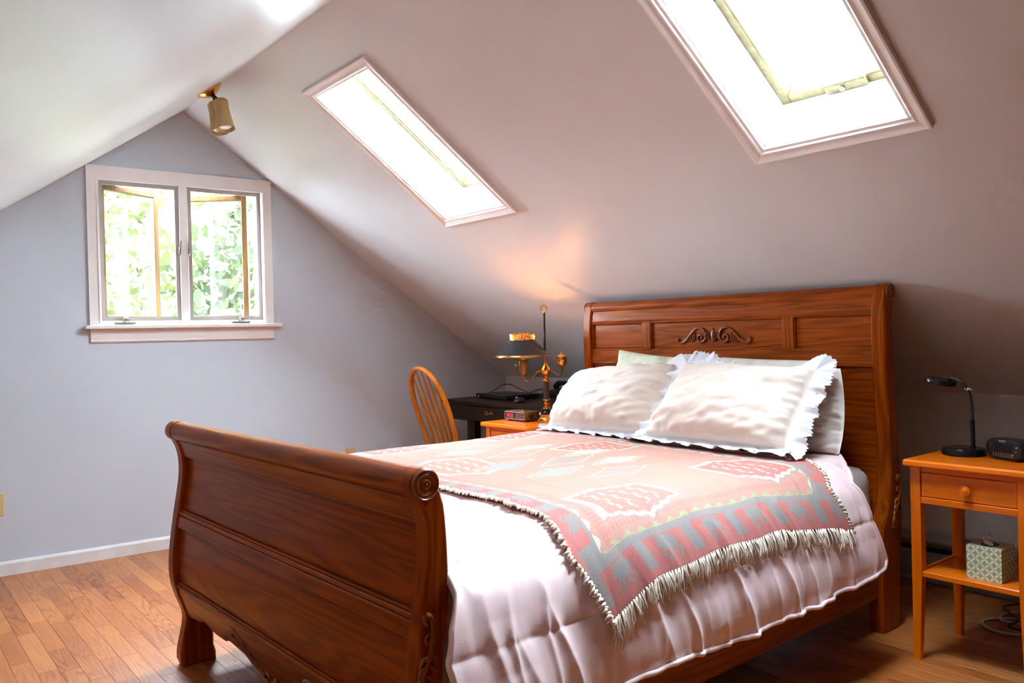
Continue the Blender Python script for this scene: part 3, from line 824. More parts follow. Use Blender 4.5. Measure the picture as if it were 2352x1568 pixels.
mb = MB(); cy, cz = .808, 1.153
for s in (-1, 1):
    def T(pts, rr, h=.020): mb.tube([(float(HF(cz + p[1])) + h, cy + s * p[0], cz + p[1]) for p in pts], rr, 7)
    T([tuple(q) for q in spline([(.196, -.012), (.202, -.022), (.190, -.033), (.172, -.033), (.150, -.020), (.125, .005), (.100, .028), (.075, .036), (.052, .028), (.038, .006), (.042, -.018), (.058, -.031), (.076, -.028), (.084, -.013), (.078, 0.0), (.066, .002), (.060, -.008), (.065, -.014)], 4)],
      [.005] * 10 + [.0055] * 20 + [.006] * 20 + [.0045] * 19)
    for k in range(6):
        a = .105 + k * .011; z = .018 - k * .0085
        T([(a, z), (a - .004, -.014 + .000 * k), (a + .004 + k * .003, -.030)], [.004, .0045, .002], .022)
    for k in range(5):
        an = 2.3 + k * .32
        T([(.062 + .026 * math.cos(an), .002 + .026 * math.sin(an)), (.062 + .034 * math.cos(an), .002 + .034 * math.sin(an))], [.004, .003], .020)
mb.sphere((float(HF(cz)) + .022, cy, cz - .004), .013, 12, 8, (.5, .9, 2.2))
mb.sphere((float(HF(cz)) + .022, cy, cz + .030), .009, 10, 6, (.5, .9, .9))
for s in (-1, 1): mb.tube([(float(HF(cz)) + .020, cy + s * .012, cz - .026), (float(HF(cz)) + .018, cy + s * .022, cz - .01), (float(HF(cz)) + .018, cy + s * .018, cz + .016)], [.004, .004, .003], 6)
autosmooth(mb.build('carving', M['carve'], hp), 60)
for y0 in (.016, BED_W - .046):
    MB().box(-2.035, .06, y0, y0 + .030, .135, .30, .004).build('side_rail', M['bed_x'], bed)
MB().box(-2.02, .05, .05, BED_W - .05, .22, .25).build('slat_base', M['bed_x'], bed)

# ------------------------------------------------------------------ mattress with sheet
def soft_box(x0, x1, y0, y1, z0, z1, r, nx=40, ny=30, nz=10, amp=0.006, seed=1):
    """rounded cushion-like block as six welded grids"""
    pts = {}; V = []; Fc = []
    cx, cy, cz = (x0 + x1) / 2, (y0 + y1) / 2, (z0 + z1) / 2
    hx, hy, hz = (x1 - x0) / 2, (y1 - y0) / 2, (z1 - z0) / 2
    def vid(i, j, k):
        key = (i, j, k)
        if key not in pts:
            p = np.array([hx * (2 * i / nx - 1), hy * (2 * j / ny - 1), hz * (2 * k / nz - 1)])
            q = np.clip(p, [-hx + r, -hy + r, -hz + r], [hx - r, hy - r, hz - r])
            d = p - q; L = np.linalg.norm(d)
            if L > 1e-9: p = q + d / L * r
            n_ = float(vnoise((p[0] + p[2]) * 9, (p[1] + p[2]) * 9, seed)) * amp
            u = d / L if L > 1e-9 else np.zeros(3)
            p = p + u * n_
            pts[key] = len(V); V.append((p[0] + cx, p[1] + cy, p[2] + cz))
        return pts[key]
    for i in range(nx):
        for j in range(ny):
            Fc.append((vid(i, j, nz), vid(i + 1, j, nz), vid(i + 1, j + 1, nz), vid(i, j + 1, nz)))
            Fc.append((vid(i, j, 0), vid(i, j + 1, 0), vid(i + 1, j + 1, 0), vid(i + 1, j, 0)))
        for k in range(nz):
            Fc.append((vid(i, 0, k), vid(i + 1, 0, k), vid(i + 1, 0, k + 1), vid(i, 0, k + 1)))
            Fc.append((vid(i, ny, k), vid(i, ny, k + 1), vid(i + 1, ny, k + 1), vid(i + 1, ny, k)))
    for j in range(ny):
        for k in range(nz):
            Fc.append((vid(0, j, k), vid(0, j, k + 1), vid(0, j + 1, k + 1), vid(0, j + 1, k)))
            Fc.append((vid(nx, j, k), vid(nx, j + 1, k), vid(nx, j + 1, k + 1), vid(nx, j, k + 1)))
    return V, Fc
v, f = soft_box(-2.02, .068, .055, BED_W - .055, .252, .632, .07, 48, 36, 14, .014)
mo = tag(in_bed(add('mattress', v, f, M['sheet'], None, True)), 'mattress in a cream sheet showing beside the headboard post', 'mattress')

# ------------------------------------------------------------------ comforter surface (bed space)
RC, YF, ZT = .09, 1.585, .690
_nc = np.array(spline([(-.122, .315), (-.122, .37), (-.114, .44), (-.096, .52), (-.058, .60), (.0, .655), (.07, .683), (.15, .690), (.20, .690)], 14))
_ns = np.concatenate([[0], np.cumsum(np.hypot(*np.diff(_nc, axis=0).T))])
_tg = np.gradient(_nc, axis=0); _tg /= np.linalg.norm(_tg, axis=1)[:, None]
def s_z(z): return np.interp(z, _nc[:, 1], _ns)            # path length at a height on the near side
def s_y(y): return np.interp(y, _nc[:, 0][60:], _ns[60:])
L1 = float(s_z(.60)); S1 = float(_ns[-1]); LA = RC * math.pi / 2
S2 = S1 + (YF - RC - .20); S3 = S2 + LA; S4 = S3 + .26
def base_sn(s):
    """cross-section: returns y, z, ny, nz for path length s (array) measured from the near hem"""
    s = np.asarray(s, float)
    y = np.empty_like(s); z = np.empty_like(s); ny = np.empty_like(s); nz = np.empty_like(s)
    m = s < S1
    y[m] = np.interp(s[m], _ns, _nc[:, 0]); z[m] = np.interp(s[m], _ns, _nc[:, 1]) + np.minimum(s[m], 0)
    ny[m] = -np.interp(s[m], _ns, _tg[:, 1]); nz[m] = np.interp(s[m], _ns, _tg[:, 0])
    m = (s >= S1) & (s < S2); y[m] = .20 + (s[m] - S1); z[m] = ZT; ny[m] = 0; nz[m] = 1
    m = (s >= S2) & (s < S3); a = math.pi / 2 - (s[m] - S2) / RC
    y[m] = YF - RC + RC * np.cos(a); z[m] = ZT - RC + RC * np.sin(a); ny[m] = np.cos(a); nz[m] = np.sin(a)
    m = s >= S3; y[m] = YF; z[m] = ZT - RC - (s[m] - S3); ny[m] = 1; nz[m] = 0
    return y, z, ny, nz
SEAM = float(s_z(.50))
CH = .212
def quilt(x, s):
    """how far the quilt stands off its base surface"""
    side = np.clip(1 - (s - L1) / .25, 0, 1); far = np.clip((s - S2) / .1, 0, 1)
    ph = (s - SEAM) / CH
    frac = np.abs(np.sin(np.pi * ph))
    puff = frac ** .55
    seam = 1 - np.clip(frac / .75, 0, 1)
    A = .009 + .008 * side - .004 * far
    d = A * puff
    wx = x + .05 * vnoise(x * 4, s * 5, 5)
    rdg = lambda n: np.clip(1 - np.abs(n) * 3.2, 0, 1) ** 1.6
    f1 = rdg(vnoise(wx * 9 + s * 1.2, s * 2.0, 1)) * .020 + rdg(vnoise(wx * 17 - s * 2, s * 3.2, 2)) * .011
    f2 = vnoise(wx * 34, s * 4.5, 3) * .010
    low = np.clip(1 - s / SEAM, 0, 1)
    w = .10 + .90 * side
    d = d + w * (f1 * (.35 + .5 * seam + .35 * low) + f2 * (.25 + .75 * seam)) - .006 * w
    d = d + vnoise(x * 2.6, s * 2.6, 4) * .022 * (1 - far)
    return d
def surf(x, s, off=0.0):
    y, z, ny, nz = base_sn(s)
    d = quilt(x, s) + off
    return x, y + ny * d, z + nz * d
def end_x(s):
    return np.interp(s, [0, s_z(.34), s_z(.41), s_z(.52), s_z(.62), s_y(.0), s_y(.1), S1, S1 + .3, S4], [-.280, -.262, -.280, -.308, -.335, -.270, -.150, -.045, -.03, -.05])
def start_x(s):
    return np.interp(s, [0, s_z(.50), s_z(.56), s_z(.62), s_y(.0), S4], [-2.104, -2.104, -2.085, -2.045, -2.036, -2.036])
NU, NV = 420, 300
U = np.linspace(0, 1, NU)
Sg = np.concatenate([np.linspace(0, S1 + .05, 150), np.linspace(S1 + .05, S4, 151)[1:]])
xs = np.empty((NU, NV)); ss = np.empty((NU, NV))
for j in range(NV):
    x0_ = start_x(Sg[j]); xs[:, j] = x0_ + U * (end_x(Sg[j]) - x0_)
hem = vnoise(xs * 3.1, xs * 0 + 2, 8) * .028 + np.clip((-1.6 - xs) / .4, 0, 1) * -.05 + np.clip((xs + .45) / .25, 0, 1) * .02
wgt = np.clip(1 - (Sg[None, :]) / .2, 0, 1)
ss = Sg[None, :] + hem * wgt
X, Y, Z = surf(xs, ss)
# hem turns under
co = np.stack([X, Y, Z], -1)
verts = co.reshape(-1, 3)
comf = add('comforter', verts, grid_faces(NU, NV), M['comf'], None, True)
md = comf.modifiers.new('thickness', 'SOLIDIFY'); md.thickness = .018; md.offset = -1
mb = MB()
mb.tube([tuple(co[i, 0]) for i in range(0, NU, 2)], .0075, 8)
mb.build('hem_piping', M['comf'], comf, True)
MB().tube([tuple(co[-1, j]) for j in range(0, 175, 2)], .007, 8).build('edge_piping', M['comf'], comf, True)
in_bed(comf); tag(comf, 'pale pink quilted comforter hanging over the side rail', 'comforter')

# ------------------------------------------------------------------ kilim throw
TW = 1.225                                  # across the throw, along the bed
NP, NQ = 300, 520
pu = np.linspace(0, 1, NP)[:, None]; qv = np.linspace(0, 1, NQ)[None, :]
hem_s = s_z(np.interp(-1.66 + 1.19 * pu, [-1.66, -1.641, -1.452, -1.169, -.835, -.56, -.47], [.478, .484, .537, .557, .551, .512, .490]))
hem_s = hem_s + vnoise(pu * 11, pu * 0, 12) * .010
S_END = S3 + .02
tq = hem_s + (S_END - hem_s) * qv
left = np.interp(tq, [s_z(.47), s_z(.55), s_z(.62), s_y(.02), s_y(.12), S1 + .3, S_END], [-1.636, -1.668, -1.694, -1.678, -1.648, -1.645, -1.655]) + vnoise(tq * 9, tq * 0, 13) * .016
right = np.interp(tq, [s_z(.46), s_z(.50), s_z(.62), s_y(.0), s_y(.08), S_END], [-.474, -.488, -.508, -.450, -.395, -.385]) + vnoise(tq * 8, tq * 0 + 5, 14) * .012
tx = left + (right - left) * pu
smx = quilt(tx, tq)
ds = float(np.mean(tq[0, 1:] - tq[0, :-1])); kw = max(2, int(.05 / ds))
pad = np.pad(smx, ((0, 0), (kw, kw)), mode='edge')
mxf = np.max(np.stack([pad[:, i:i + smx.shape[1]] for i in range(2 * kw + 1)]), 0)
pad = np.pad(mxf, ((0, 0), (kw, kw)), mode='edge')
smx = np.mean(np.stack([pad[:, i:i + smx.shape[1]] for i in range(2 * kw + 1)]), 0)
smx = np.maximum(smx, quilt(tx, tq))
yb, zb, nyb, nzb = base_sn(tq.ravel())
yb = yb.reshape(tq.shape); zb = zb.reshape(tq.shape); nyb = nyb.reshape(tq.shape); nzb = nzb.reshape(tq.shape)
wav = vnoise(tx * 24, tq * 3, 15) * .008 * np.clip(1 - (tq - .15) / .3, 0, 1)
dd = smx + .007 + np.abs(wav)
KX, KY, KZ = tx, yb + nyb * dd, zb + nzb * dd
kco = np.stack([KX, KY, KZ], -1)
throw = add('kilim_throw', kco.reshape(-1, 3), grid_faces(NP, NQ), M['kilim'], None, True)
# woven pattern, computed per face in metres: p across (0..TW), q from the near hem
def tri(t): return np.abs((t % 1.0) - .5) * 2
def kilim_colour(p, q, LQ):
    sal = np.array([.76, .245, .21]); fld = np.array([.70, .36, .275]); gry = np.array([.44, .37, .34]); crm = np.array([.80, .70, .52]); yel = np.array([.56, .53, .30]); blu = np.array([.46, .44, .43])
    def quant(t, s): return (np.floor(t / s) + .5) * s
    p_ = quant(p, .004); q_ = quant(q, .004)
    C = np.empty(p.shape + (3,)); C[:] = fld
    e_hem = np.minimum(q_, LQ - q_); e_side = np.minimum(p_, TW - p_)
    C[(vnoise(p * 60, q * 5, 31) > .28)] = fld * .93
    # zigzag fringe of the field against the border
    def band(e, t, scale):
        Bw = .115 * scale
        inb = e < Bw
        c = np.empty(p.shape + (3,)); c[:] = sal
        per = .218
        ph = (t % per) / per
        gband = (e > .096 * scale) & inb
        finger = (np.abs(ph - .5) < .115) & (e > .026 * scale) & inb
        c[gband | finger] = gry
        h = ((t + per / 2) % per) - per / 2
        ah = np.abs(h); cell = .0125
        ci = np.floor(ah / cell + .5); wj = np.floor((.090 - e / scale) / cell)
        step = (wj >= 0) & (ci <= 2 - np.floor(wj / 1.01)) & (wj < 3)
        dots = ((ci == 3) & (wj == 1)) | ((ci == 2) & (wj == 2)) | ((ci == 1) & (wj == 3)) | ((ci == 3) & (wj == 3)) | ((ci == 2) & (wj == 4))
        c[(step | dots) & inb & (wj >= 0)] = gry
        return inb, c
    # triangles inside the border
    for e, t, Bw in ((e_hem, p_, .115), (e_side, q_, .092)):
        other = e_side if e is e_hem else e_hem
        inn = (e >= Bw) & (e < Bw + .034) & (other > .10)
        tr = (e - Bw) < .017 * (1 - tri(t / .060))
        C[inn & tr] = yel if e is e_hem else crm
        sh = (e >= Bw + .034) & (e < Bw + .055) & (((t * 120).astype(int) % 2) == 0) & (other > .12)
        C[sh] = sal * .6 + fld * .4
    inb, c = band(e_side, q_ - .02, .80)
    C[inb] = c[inb]
    inb, c = band(e_hem, p_ - .115, 1.0)
    C[inb] = c[inb]
    # medallions
    def medal(cx, cy_, hw, hh, inner, edge, zig):
        dx = np.abs(p_ - cx); dy = np.abs(q_ - cy_)
        r = np.maximum(dx / hw, (dy / hh) * (.72 + .38 * dx / hw))
        r = r + zig * (tri(p_ / .045) - .5) * (dy > hh * .5)
        C[(r < 1.16) & (r >= 1.06)] = gry * .6 + fld * .4
        C[(r < 1.06) & (r >= .90)] = edge
        ins = r < .90; C[ins] = inner
        spots = ins & (r < .72) & (tri(p_ / .06) > .62) & (tri(q_ / .055 + np.floor(p_ / .06) * .5) > .58)
        C[spots] = crm * .6 + yel * .4
    medal(TW * .27, .285, .16, .095, sal * .55 + fld * .45, crm * 1.1, .10)
    medal(TW * .79, .325, .145, .105, sal, crm, .10)
    medal(TW * .24, 1.05, .13, .12, fld * .8 + sal * .2, crm, .05); medal(TW * .76, 1.00, .15, .10, sal, yel * .5 + crm * .5, .05)
    medal(TW * .30, 1.60, .15, .09, sal, crm, .08); medal(TW * .80, 1.60, .15, .09, sal, crm, .08)
    # slanted diamonds of the middle
    for i, (cx, cy_) in enumerate(((.50, .56), (.62, .70), (.38, .72), (.52, .84), (.66, .90), (.36, .96), (.50, 1.10), (.64, 1.20), (.40, 1.28), (.55, 1.40))):
        r = np.abs(p_ - TW * cx) / .105 + np.abs(q_ - cy_) / .050
        zz = r + .22 * (tri(q_ / .016) - .5)
        col = (gry * .75 + fld * .25, crm, blu)[i % 3]
        C[zz < 1] = col
        C[(r > 1.25) & (r < 1.36)] = crm * .6 + yel * .4
    C[(q_ < .010)] = sal * .8
    return C * .69
pc = (np.linspace(0, 1, NP)[:-1] + .5 / (NP - 1)) * TW
LQ = float(np.mean(S_END - hem_s))
qc = (np.linspace(0, 1, NQ)[:-1] + .5 / (NQ - 1)) * LQ
PP, QQ = np.meshgrid(pc, qc, indexing='ij')
kc = np.clip(kilim_colour(PP, QQ, LQ), 0, 1).reshape(-1, 3)
att = throw.data.attributes.new('tint', 'FLOAT_COLOR', 'FACE')
att.data.foreach_set('color', np.concatenate([kc, np.ones((len(kc), 1))], 1).ravel().astype(np.float32))
md = throw.modifiers.new('thickness', 'SOLIDIFY'); md.thickness = .004; md.offset = 1
fr = MB(); r2 = random.Random(5)
for i in range(0, NP, 3):
    lean_ = r2.uniform(-.016, .016); ln0 = r2.uniform(.050, .070); b0 = Vector(kco[i, 0]); h0 = float(tq[i, 0]); o0 = float(dd[i, 0])
    for rep in range(6):
        ln = ln0 * r2.uniform(.7, 1.15); sx = lean_ + r2.uniform(-.012, .012); fl = r2.uniform(.004, .016); jx = r2.uniform(-.004, .004)
        ts = np.array([0, .25, .5, .75, 1.0])
        xx = b0.x + jx + sx * ts ** 1.3 + np.array([0, 0, 0, 0, r2.uniform(-.008, .008)])
        sq = h0 + .004 - ln * ts
        q0 = quilt(xx, sq); need = np.maximum(np.array([o0 + .003, o0 * .8 + fl * .6, o0 * .5 + fl, o0 * .3 + fl, fl]), q0 + .004 + np.array([0, .4, .8, .9, .7]) * fl)
        yv, zv, nyv, nzv = base_sn(sq)
        P = [Vector((xx[k], yv[k] + nyv[k] * need[k], zv[k] + nzv[k] * need[k])) for k in range(5)]
        fr.tube(P, [.0018, .0018, .0017, .0015, .0008], 4)
tag(fr.build('fringe', M['fringe'], throw, True), kind='stuff')
# knotted yarn edging down both long sides
for side, nm in ((0, 'edging'), (NP - 1, 'edging')):
    ed = MB()
    tmp = 0
    for j in range(0, NQ - 4, 3):
        b0 = Vector(kco[side, j]); sgn = -1 if side == 0 else 1
        nrm_ = Vector((0, nyb[side, j], nzb[side, j])); tan_ = Vector((0, nzb[side, j], -nyb[side, j]))
        for rep in range(2):
            a_ = r2.uniform(.010, .024 if side == 0 else .016); b_ = r2.uniform(-.020, .006)
            ed.tube([b0 + nrm_ * .003, b0 + Vector((sgn * a_ * .55, 0, 0)) + nrm_ * r2.uniform(.006, .011) + tan_ * b_ * .5, b0 + Vector((sgn * a_, 0, 0)) + nrm_ * r2.uniform(.002, .006) + tan_ * b_], [.0040, .0048, .0018], 5)
    tag(ed.build(nm, M['fringe'] if side == 0 else M['cord_yarn'], throw, True), kind='stuff')
in_bed(throw); tag(throw, 'salmon and grey kilim throw with fringe across the bed', 'throw')

# ------------------------------------------------------------------ pillows
def pillow(name, BL, BR, TR_, TL, T, mat, label, seed, ruffle=0.0, wr=.010, group='pillows on the bed', puffp=2.6, bow=(.045, .06), sides=(1, 1, 1, 1)):
    BL, BR, TR_, TL = map(lambda p: np.array(p, float), (BL, BR, TR_, TL))
    nu, nv = 72, 52
    def place(u, v):
        u = u[..., None]; v = v[..., None]
        a = (u + 1) / 2; b = (v + 1) / 2
        return BL * (1 - a) * (1 - b) + BR * a * (1 - b) + TR_ * a * b + TL * (1 - a) * b
    nrm = np.cross(BR - BL, TL - BL); nrm /= np.linalg.norm(nrm)
    if nrm[0] > 0: nrm = -nrm
    u = np.linspace(-1, 1, nu); v = np.linspace(-1, 1, nv)
    uu, vv = np.meshgrid(u, v, indexing='ij')
    su = uu * (1 - bow[0] * (1 - vv ** 2) * uu ** 2); sv = vv * (1 - bow[1] * (1 - uu ** 2) * vv ** 2)
    base = place(su, sv)
    th = T / 2 * ((1 - np.abs(uu) ** puffp).clip(0) ** .5) * ((1 - np.abs(vv) ** puffp).clip(0) ** .5)
    th = th * (1 + .18 * vnoise(uu * 1.6, vv * 1.6, seed)) * (1 - .14 * sv)
    edge = np.clip(1.0 - th / (T / 2 + 1e-6), 0, 1)
    wrk = (vnoise(uu * 4 + vv * 2.5, vv * 4 - uu, seed + 1) * 1.6 + vnoise(uu * 9 - vv * 5, vv * 8, seed + 2)) * wr
    rad = vnoise(uu * 22, vv * 3, seed + 3) * (np.abs(vv) ** 4) * wr * .9 + vnoise(uu * 3, vv * 18, seed + 4) * (np.abs(uu) ** 4) * wr * .9
    h = th + (wrk + rad) * np.clip(th / .02, 0, 1)
    front = base + nrm * h[..., None]
    back = base - nrm * (th * .85)[..., None]
    V = np.concatenate([front.reshape(-1, 3), back.reshape(-1, 3)])
    N = nu * nv
    Fc = []
    for i in range(nu - 1):
        for j in range(nv - 1):
            a, b, c, d = i * nv + j, (i + 1) * nv + j, (i + 1) * nv + j + 1, i * nv + j + 1
            Fc.append((a, b, c, d)); Fc.append((N + a, N + d, N + c, N + b))
    for i in range(nu - 1):
        for j in (0, nv - 1):
            a, b = i * nv + j, (i + 1) * nv + j; Fc.append((a, b, N + b, N + a))
    for j in range(nv - 1):
        for i in (0, nu - 1):
            a, b = i * nv + j, i * nv + j + 1; Fc.append((a, b, N + b, N + a))
    o = add(name, V, Fc, mat, None, True)
    if ruffle > 0:
        # gathered eyelet frill all round the seam
        per = []
        for t in np.linspace(-1, 1, 130)[:-1]: per.append((t, -1, 0, -1))
        for a in np.linspace(-90, 0, 22)[:-1]: per.append((1, -1, math.cos(math.radians(a)), math.sin(math.radians(a))))
        for t in np.linspace(-1, 1, 90)[:-1]: per.append((1, t, 1, 0))
        for a in np.linspace(0, 90, 22)[:-1]: per.append((1, 1, math.cos(math.radians(a)), math.sin(math.radians(a))))
        for t in np.linspace(1, -1, 130)[:-1]: per.append((t, 1, 0, 1))
        for a in np.linspace(90, 180, 22)[:-1]: per.append((-1, 1, math.cos(math.radians(a)), math.sin(math.radians(a))))
        for t in np.linspace(1, -1, 90)[:-1]: per.append((-1, t, -1, 0))
        for a in np.linspace(180, 270, 22)[:-1]: per.append((-1, -1, math.cos(math.radians(a)), math.sin(math.radians(a))))
        W_, H_ = np.linalg.norm(BR - BL), np.linalg.norm(TL - BL)
        eu = (BR - BL) / W_; ev = (TL - BL) / H_
        K = 7; V = []; UV = []
        n = len(per); arc = 0.0; prev = None
        ph = np.cumsum(np.random.default_rng(seed).uniform(.25, .75, n)); ph = ph / ph[-1] * 2 * math.pi * 26
        for i, (a, b, da, db) in enumerate(per):
            u1 = a * (1 - bow[0] * (1 - b * b) * a * a); v1 = b * (1 - bow[1] * (1 - a * a) * b * b)
            p0 = place(np.array(u1), np.array(v1))
            if prev is not None: arc += float(np.linalg.norm(p0 - prev)) + .002
            prev = p0
            wv = math.sin(ph[i]) + .5 * math.sin(ph[i] * 1.7 + 1)
            fb_, fr__, ft_, fl_ = sides
            da2, db2 = da * da, db * db
            keep = (fb_ if db < 0 else ft_) * db2 + (fr__ if da > 0 else fl_) * da2
            if b == 1 and abs(a) == 1 and db > 0: keep = fr__ if a > 0 else fl_
            if b == 1 and abs(a) < 1:
                sd_ = fr__ if a > 0 else fl_
                t_ = min(1, max(0, (abs(a) - (.60 if a > 0 else .30)) / .4)); t_ = t_ * t_ * (3 - 2 * t_)
                keep = ft_ + (sd_ - ft_) * t_
            wid = (ruffle * (1 + .06 * math.sin(i * 1.9)) + .004 * abs(math.sin(i * .9))) * keep
            for k in range(K):
                t = k / (K - 1)
                p = p0 + (eu * da + ev * db) * wid * (t * .97) + nrm * (wv * .010 * t ** .8 * keep + .004) + np.array([0, 0, -.006 * t * t])
                if b == -1 and abs(a) < 1.01 and db < -.5:
                    p = p + nrm * (.030 * t)          # lower frill lies forward on the throw
                    p[2] = max(p[2], p0[2] - .004 - .010 * t + .006 * (1 + wv) * t)
                V.append(p); UV.append((arc, t * wid))
        Fc = []
        for i in range(n):
            j = (i + 1) % n
            for k in range(K - 1): Fc.append((i * K + k, j * K + k, j * K + k + 1, i * K + k + 1))
        ro = add('ruffle', V, Fc, M['lace'], o, True)
        uvl = ro.data.uv_layers.new(name='UVMap')
        idx = np.empty(len(ro.data.loops), int); ro.data.loops.foreach_get('vertex_index', idx)
        uvl.data.foreach_set('uv', np.array(UV)[idx].ravel().astype(np.float32))
    in_bed(o); tag(o, label, 'pillow', group)
    return o
cvx = (-.05, -.03)
pillow('pillow', (-.07, 1.33, .72), (-.07, .70, .72), (.005, .74, 1.050), (.005, 1.335, 1.090), .13, M['green_case'], 'pale green pillow at the back whose corner stands up highest', 3, bow=(.02, .07))
pillow('pillow', (-.185, 1.35, .72), (-.185, .74, .72), (-.095, .78, 1.03), (-.095, 1.365, .99), .14, M['mint_case'], 'mint green pillow just behind the left white sham', 9, bow=(.0, .02))
pillow('pillow', (-.07, .72, .70), (-.07, .17, .70), (.000, .170, 1.043), (.000, .72, 1.055), .14, M['cream_case'], 'cream pillow against the headboard on the right', 15, wr=.012, bow=(.02, .02))
pillow('pillow', (-.19, .74, .71), (-.19, .070, .700), (-.100, .105, 1.018), (-.100, .74, 1.035), .18, M['pinkcream_case'], 'crumpled ivory pillow behind the right white sham', 21, wr=.024, bow=(-.06, .0), puffp=3.2)
pillow('pillow_sham', (-.375, 1.46, .735), (-.375, .86, .735), (-.20, .80, 1.030), (-.19, 1.43, .975), .22, M['sham'], 'white frilled pillow sham on the left, nearer the brass lamp', 27, .060, .010, 'frilled pillow shams', 3.0, (-.04, -.02), (1, 1, .12, .12))
pillow('pillow_sham', (-.405, .83, .735), (-.405, .155, .735), (-.215, .140, 1.015), (-.215, .74, 1.035), .21, M['sham'], 'white frilled pillow sham on the right, overlapping the other', 33, .066, .011, 'frilled pillow shams', 2.8, (.02, .0), (1, 1.1, .15, 1))

# ------------------------------------------------------------------ nightstands
def nightstand(name, loc, label):
    """front faces -x; origin at the front foot corner nearest the camera side, y to the far side"""
    t = empty(name, loc); tag(t, label, 'nightstand', 'pair of wooden nightstands')
    D, Wd, H = .355, .376, .7065
    MB().box(-.032, D + .012, -.022, Wd + .014, H - .024, H, .006).build('top', M['ns_h'], t)
    for x0, sx in ((0.0, 1), (D - .034, -1)):
        for y0, sy in ((0.0, 1), (Wd - .034, -1)):
            w = .034; tp = .011
            def corner(z, k):
                xa, xb = x0, x0 + w; ya, yb = y0, y0 + w
                if sx > 0: xb -= k
                else: xa += k
                if sy > 0: yb -= k
                else: ya += k
                return [(xa, ya, z), (xb, ya, z), (xb, yb, z), (xa, yb, z)]
            v = corner(0, tp) + corner(.30, 0) + corner(H - .024, 0)
            f = [(3, 2, 1, 0), (8, 9, 10, 11)] + [(r * 4 + i, r * 4 + (i + 1) % 4, r * 4 + 4 + (i + 1) % 4, r * 4 + 4 + i) for r in (0, 1) for i in range(4)]
            add('leg', v, f, M['ns_v'], t)
    a, b = .034, Wd - .034
    MB().box(.006, .026, a, b, .663, H - .024).build('upper_rail', M['ns_h'], t)
    MB().box(.002, .030, a, b, .553, .576, .002).build('lower_rail', M['ns_h'], t)
    MB().box(.006, D - .006, .006, .020, .553, H - .024).build('side_panel', M['ns_h'], t)
    MB().box(.006, D - .006, Wd - .020, Wd - .006, .553, H - .024).build('side_panel', M['ns_h'], t)
    MB().box(D - .020, D - .006, a, b, .553, H - .024).build('back_panel', M['ns_h'], t)
    dr = MB().box(.004, .30, a + .002, b - .002, .578, .661, .002).build('drawer', M['ns_h'], t)
    kn = MB().lathe([(.008, 0), (.008, .008), (.014, .012), (.0165, .017), (.0165, .020), (.0145, .022), (.0125, .020), (.010, .021), (.008, .0235), (.006, .0225), (.004, .024), (.0006, .026)], (.004, Wd / 2, .617), (-1, 0, 0), 22)
    autosmooth(kn.build('knob', M['ns_v'], dr))
    MB().box(.006, D - .006, .030, Wd - .030, .293, .313, .003).build('shelf', M['ns_h'], t)
    for y in (.012, Wd - .012): MB().box(.02, D - .02, y - .006, y + .006, .296, .310).build('shelf_rail', M['ns_h'], t)
    return t
nightstand('nightstand', (2.893, 1.003, 0), 'orange wood nightstand holding the black gooseneck lamp')
nightstand('nightstand', (2.690, 3.226, 0), 'orange wood nightstand holding the brass student lamp')

# ------------------------------------------------------------------ brass student lamp
v0 = Vector((2.935, 3.346, 0)).normalized()
lamp = empty('student_lamp', (2.925, 3.360, .7065), math.atan2(-v0.x, v0.y))
tag(lamp, 'brass student lamp with black metal shade, lit, on far nightstand', 'lamp')
def part(mb, n, m, ang=35, par=lamp): return autosmooth(mb.build(n, m, par), ang)
part(MB().lathe([(.073, 0), (.073, .006), (.066, .012), (.058, .018), (.056, .024), (.0555, .034), (.058, .038)], (0, 0, 0), n=32), 'base', M['brass'])
part(MB().lathe([(.054, .036), (.052, .044), (.046, .056), (.034, .064), (.022, .068)], (0, 0, 0), n=32), 'base_dome', M['black_gloss'])
part(MB().lathe([(.024, .066), (.020, .074), (.010, .080), (.016, .088), (.018, .094), (.010, .100), (.014, .106), (.021, .112), (.021, .118), (.012, .123)], (0, 0, 0), n=24), 'lower_knop', M['brass'])
part(MB().lathe([(.0155, .120), (.0155, .214)], (0, 0, 0), n=20), 'column', M['col_brown'])
part(MB().lathe([(.016, .210), (.021, .216), (.021, .224), (.013, .232), (.013, .244), (.024, .256), (.031, .268), (.031, .272)], (0, 0, 0), n=24), 'collar', M['brass'])
part(MB().lathe([(.033, .271), (.034, .275), (.026, .288), (.012, .304), (.008, .320), (.006, .330), (.005, .40)], (0, 0, 0), n=24), 'cone', M['brass'])
part(MB().lathe([(.0065, .39), (.0065, .590)], (-.003, 0, 0), n=12), 'rod', M['col_brown'])
mb = MB().tube([(-.004 + .0165 * math.cos(a), 0, .612 + .0175 * math.sin(a)) for a in np.linspace(0, 2 * math.pi, 25)[:-1]], .003, 8, True)
mb.lathe([(.006, .586), (.0075, .590), (.005, .596)], (-.004, 0, 0), n=12)
part(mb, 'ring_handle', M['brass'])
SXc = -.1225
part(MB().tube(spline([(-.026, 0, .272), (-.050, 0, .264), (-.078, 0, .238), (-.098, 0, .222), (-.114, 0, .226), (-.1225, 0, .250), (-.1225, 0, .27)], 5), .0055, 10), 'arm', M['brass_dark'])
part(MB().tube(spline([(.030, 0, .271), (.045, 0, .264), (.062, 0, .250), (.078, 0, .252), (.087, 0, .270), (.087, 0, .296)], 5), .0052, 10), 'arm', M['brass_dark'])
part(MB().lathe([(.004, .286), (.012, .294), (.026, .304), (.030, .314), (.0305, .342), (.029, .348), (.022, .354), (.010, .360), (.006, .368), (.006, .376), (.002, .380)], (.0875, 0, 0), n=24), 'oil_font', M['brass'])
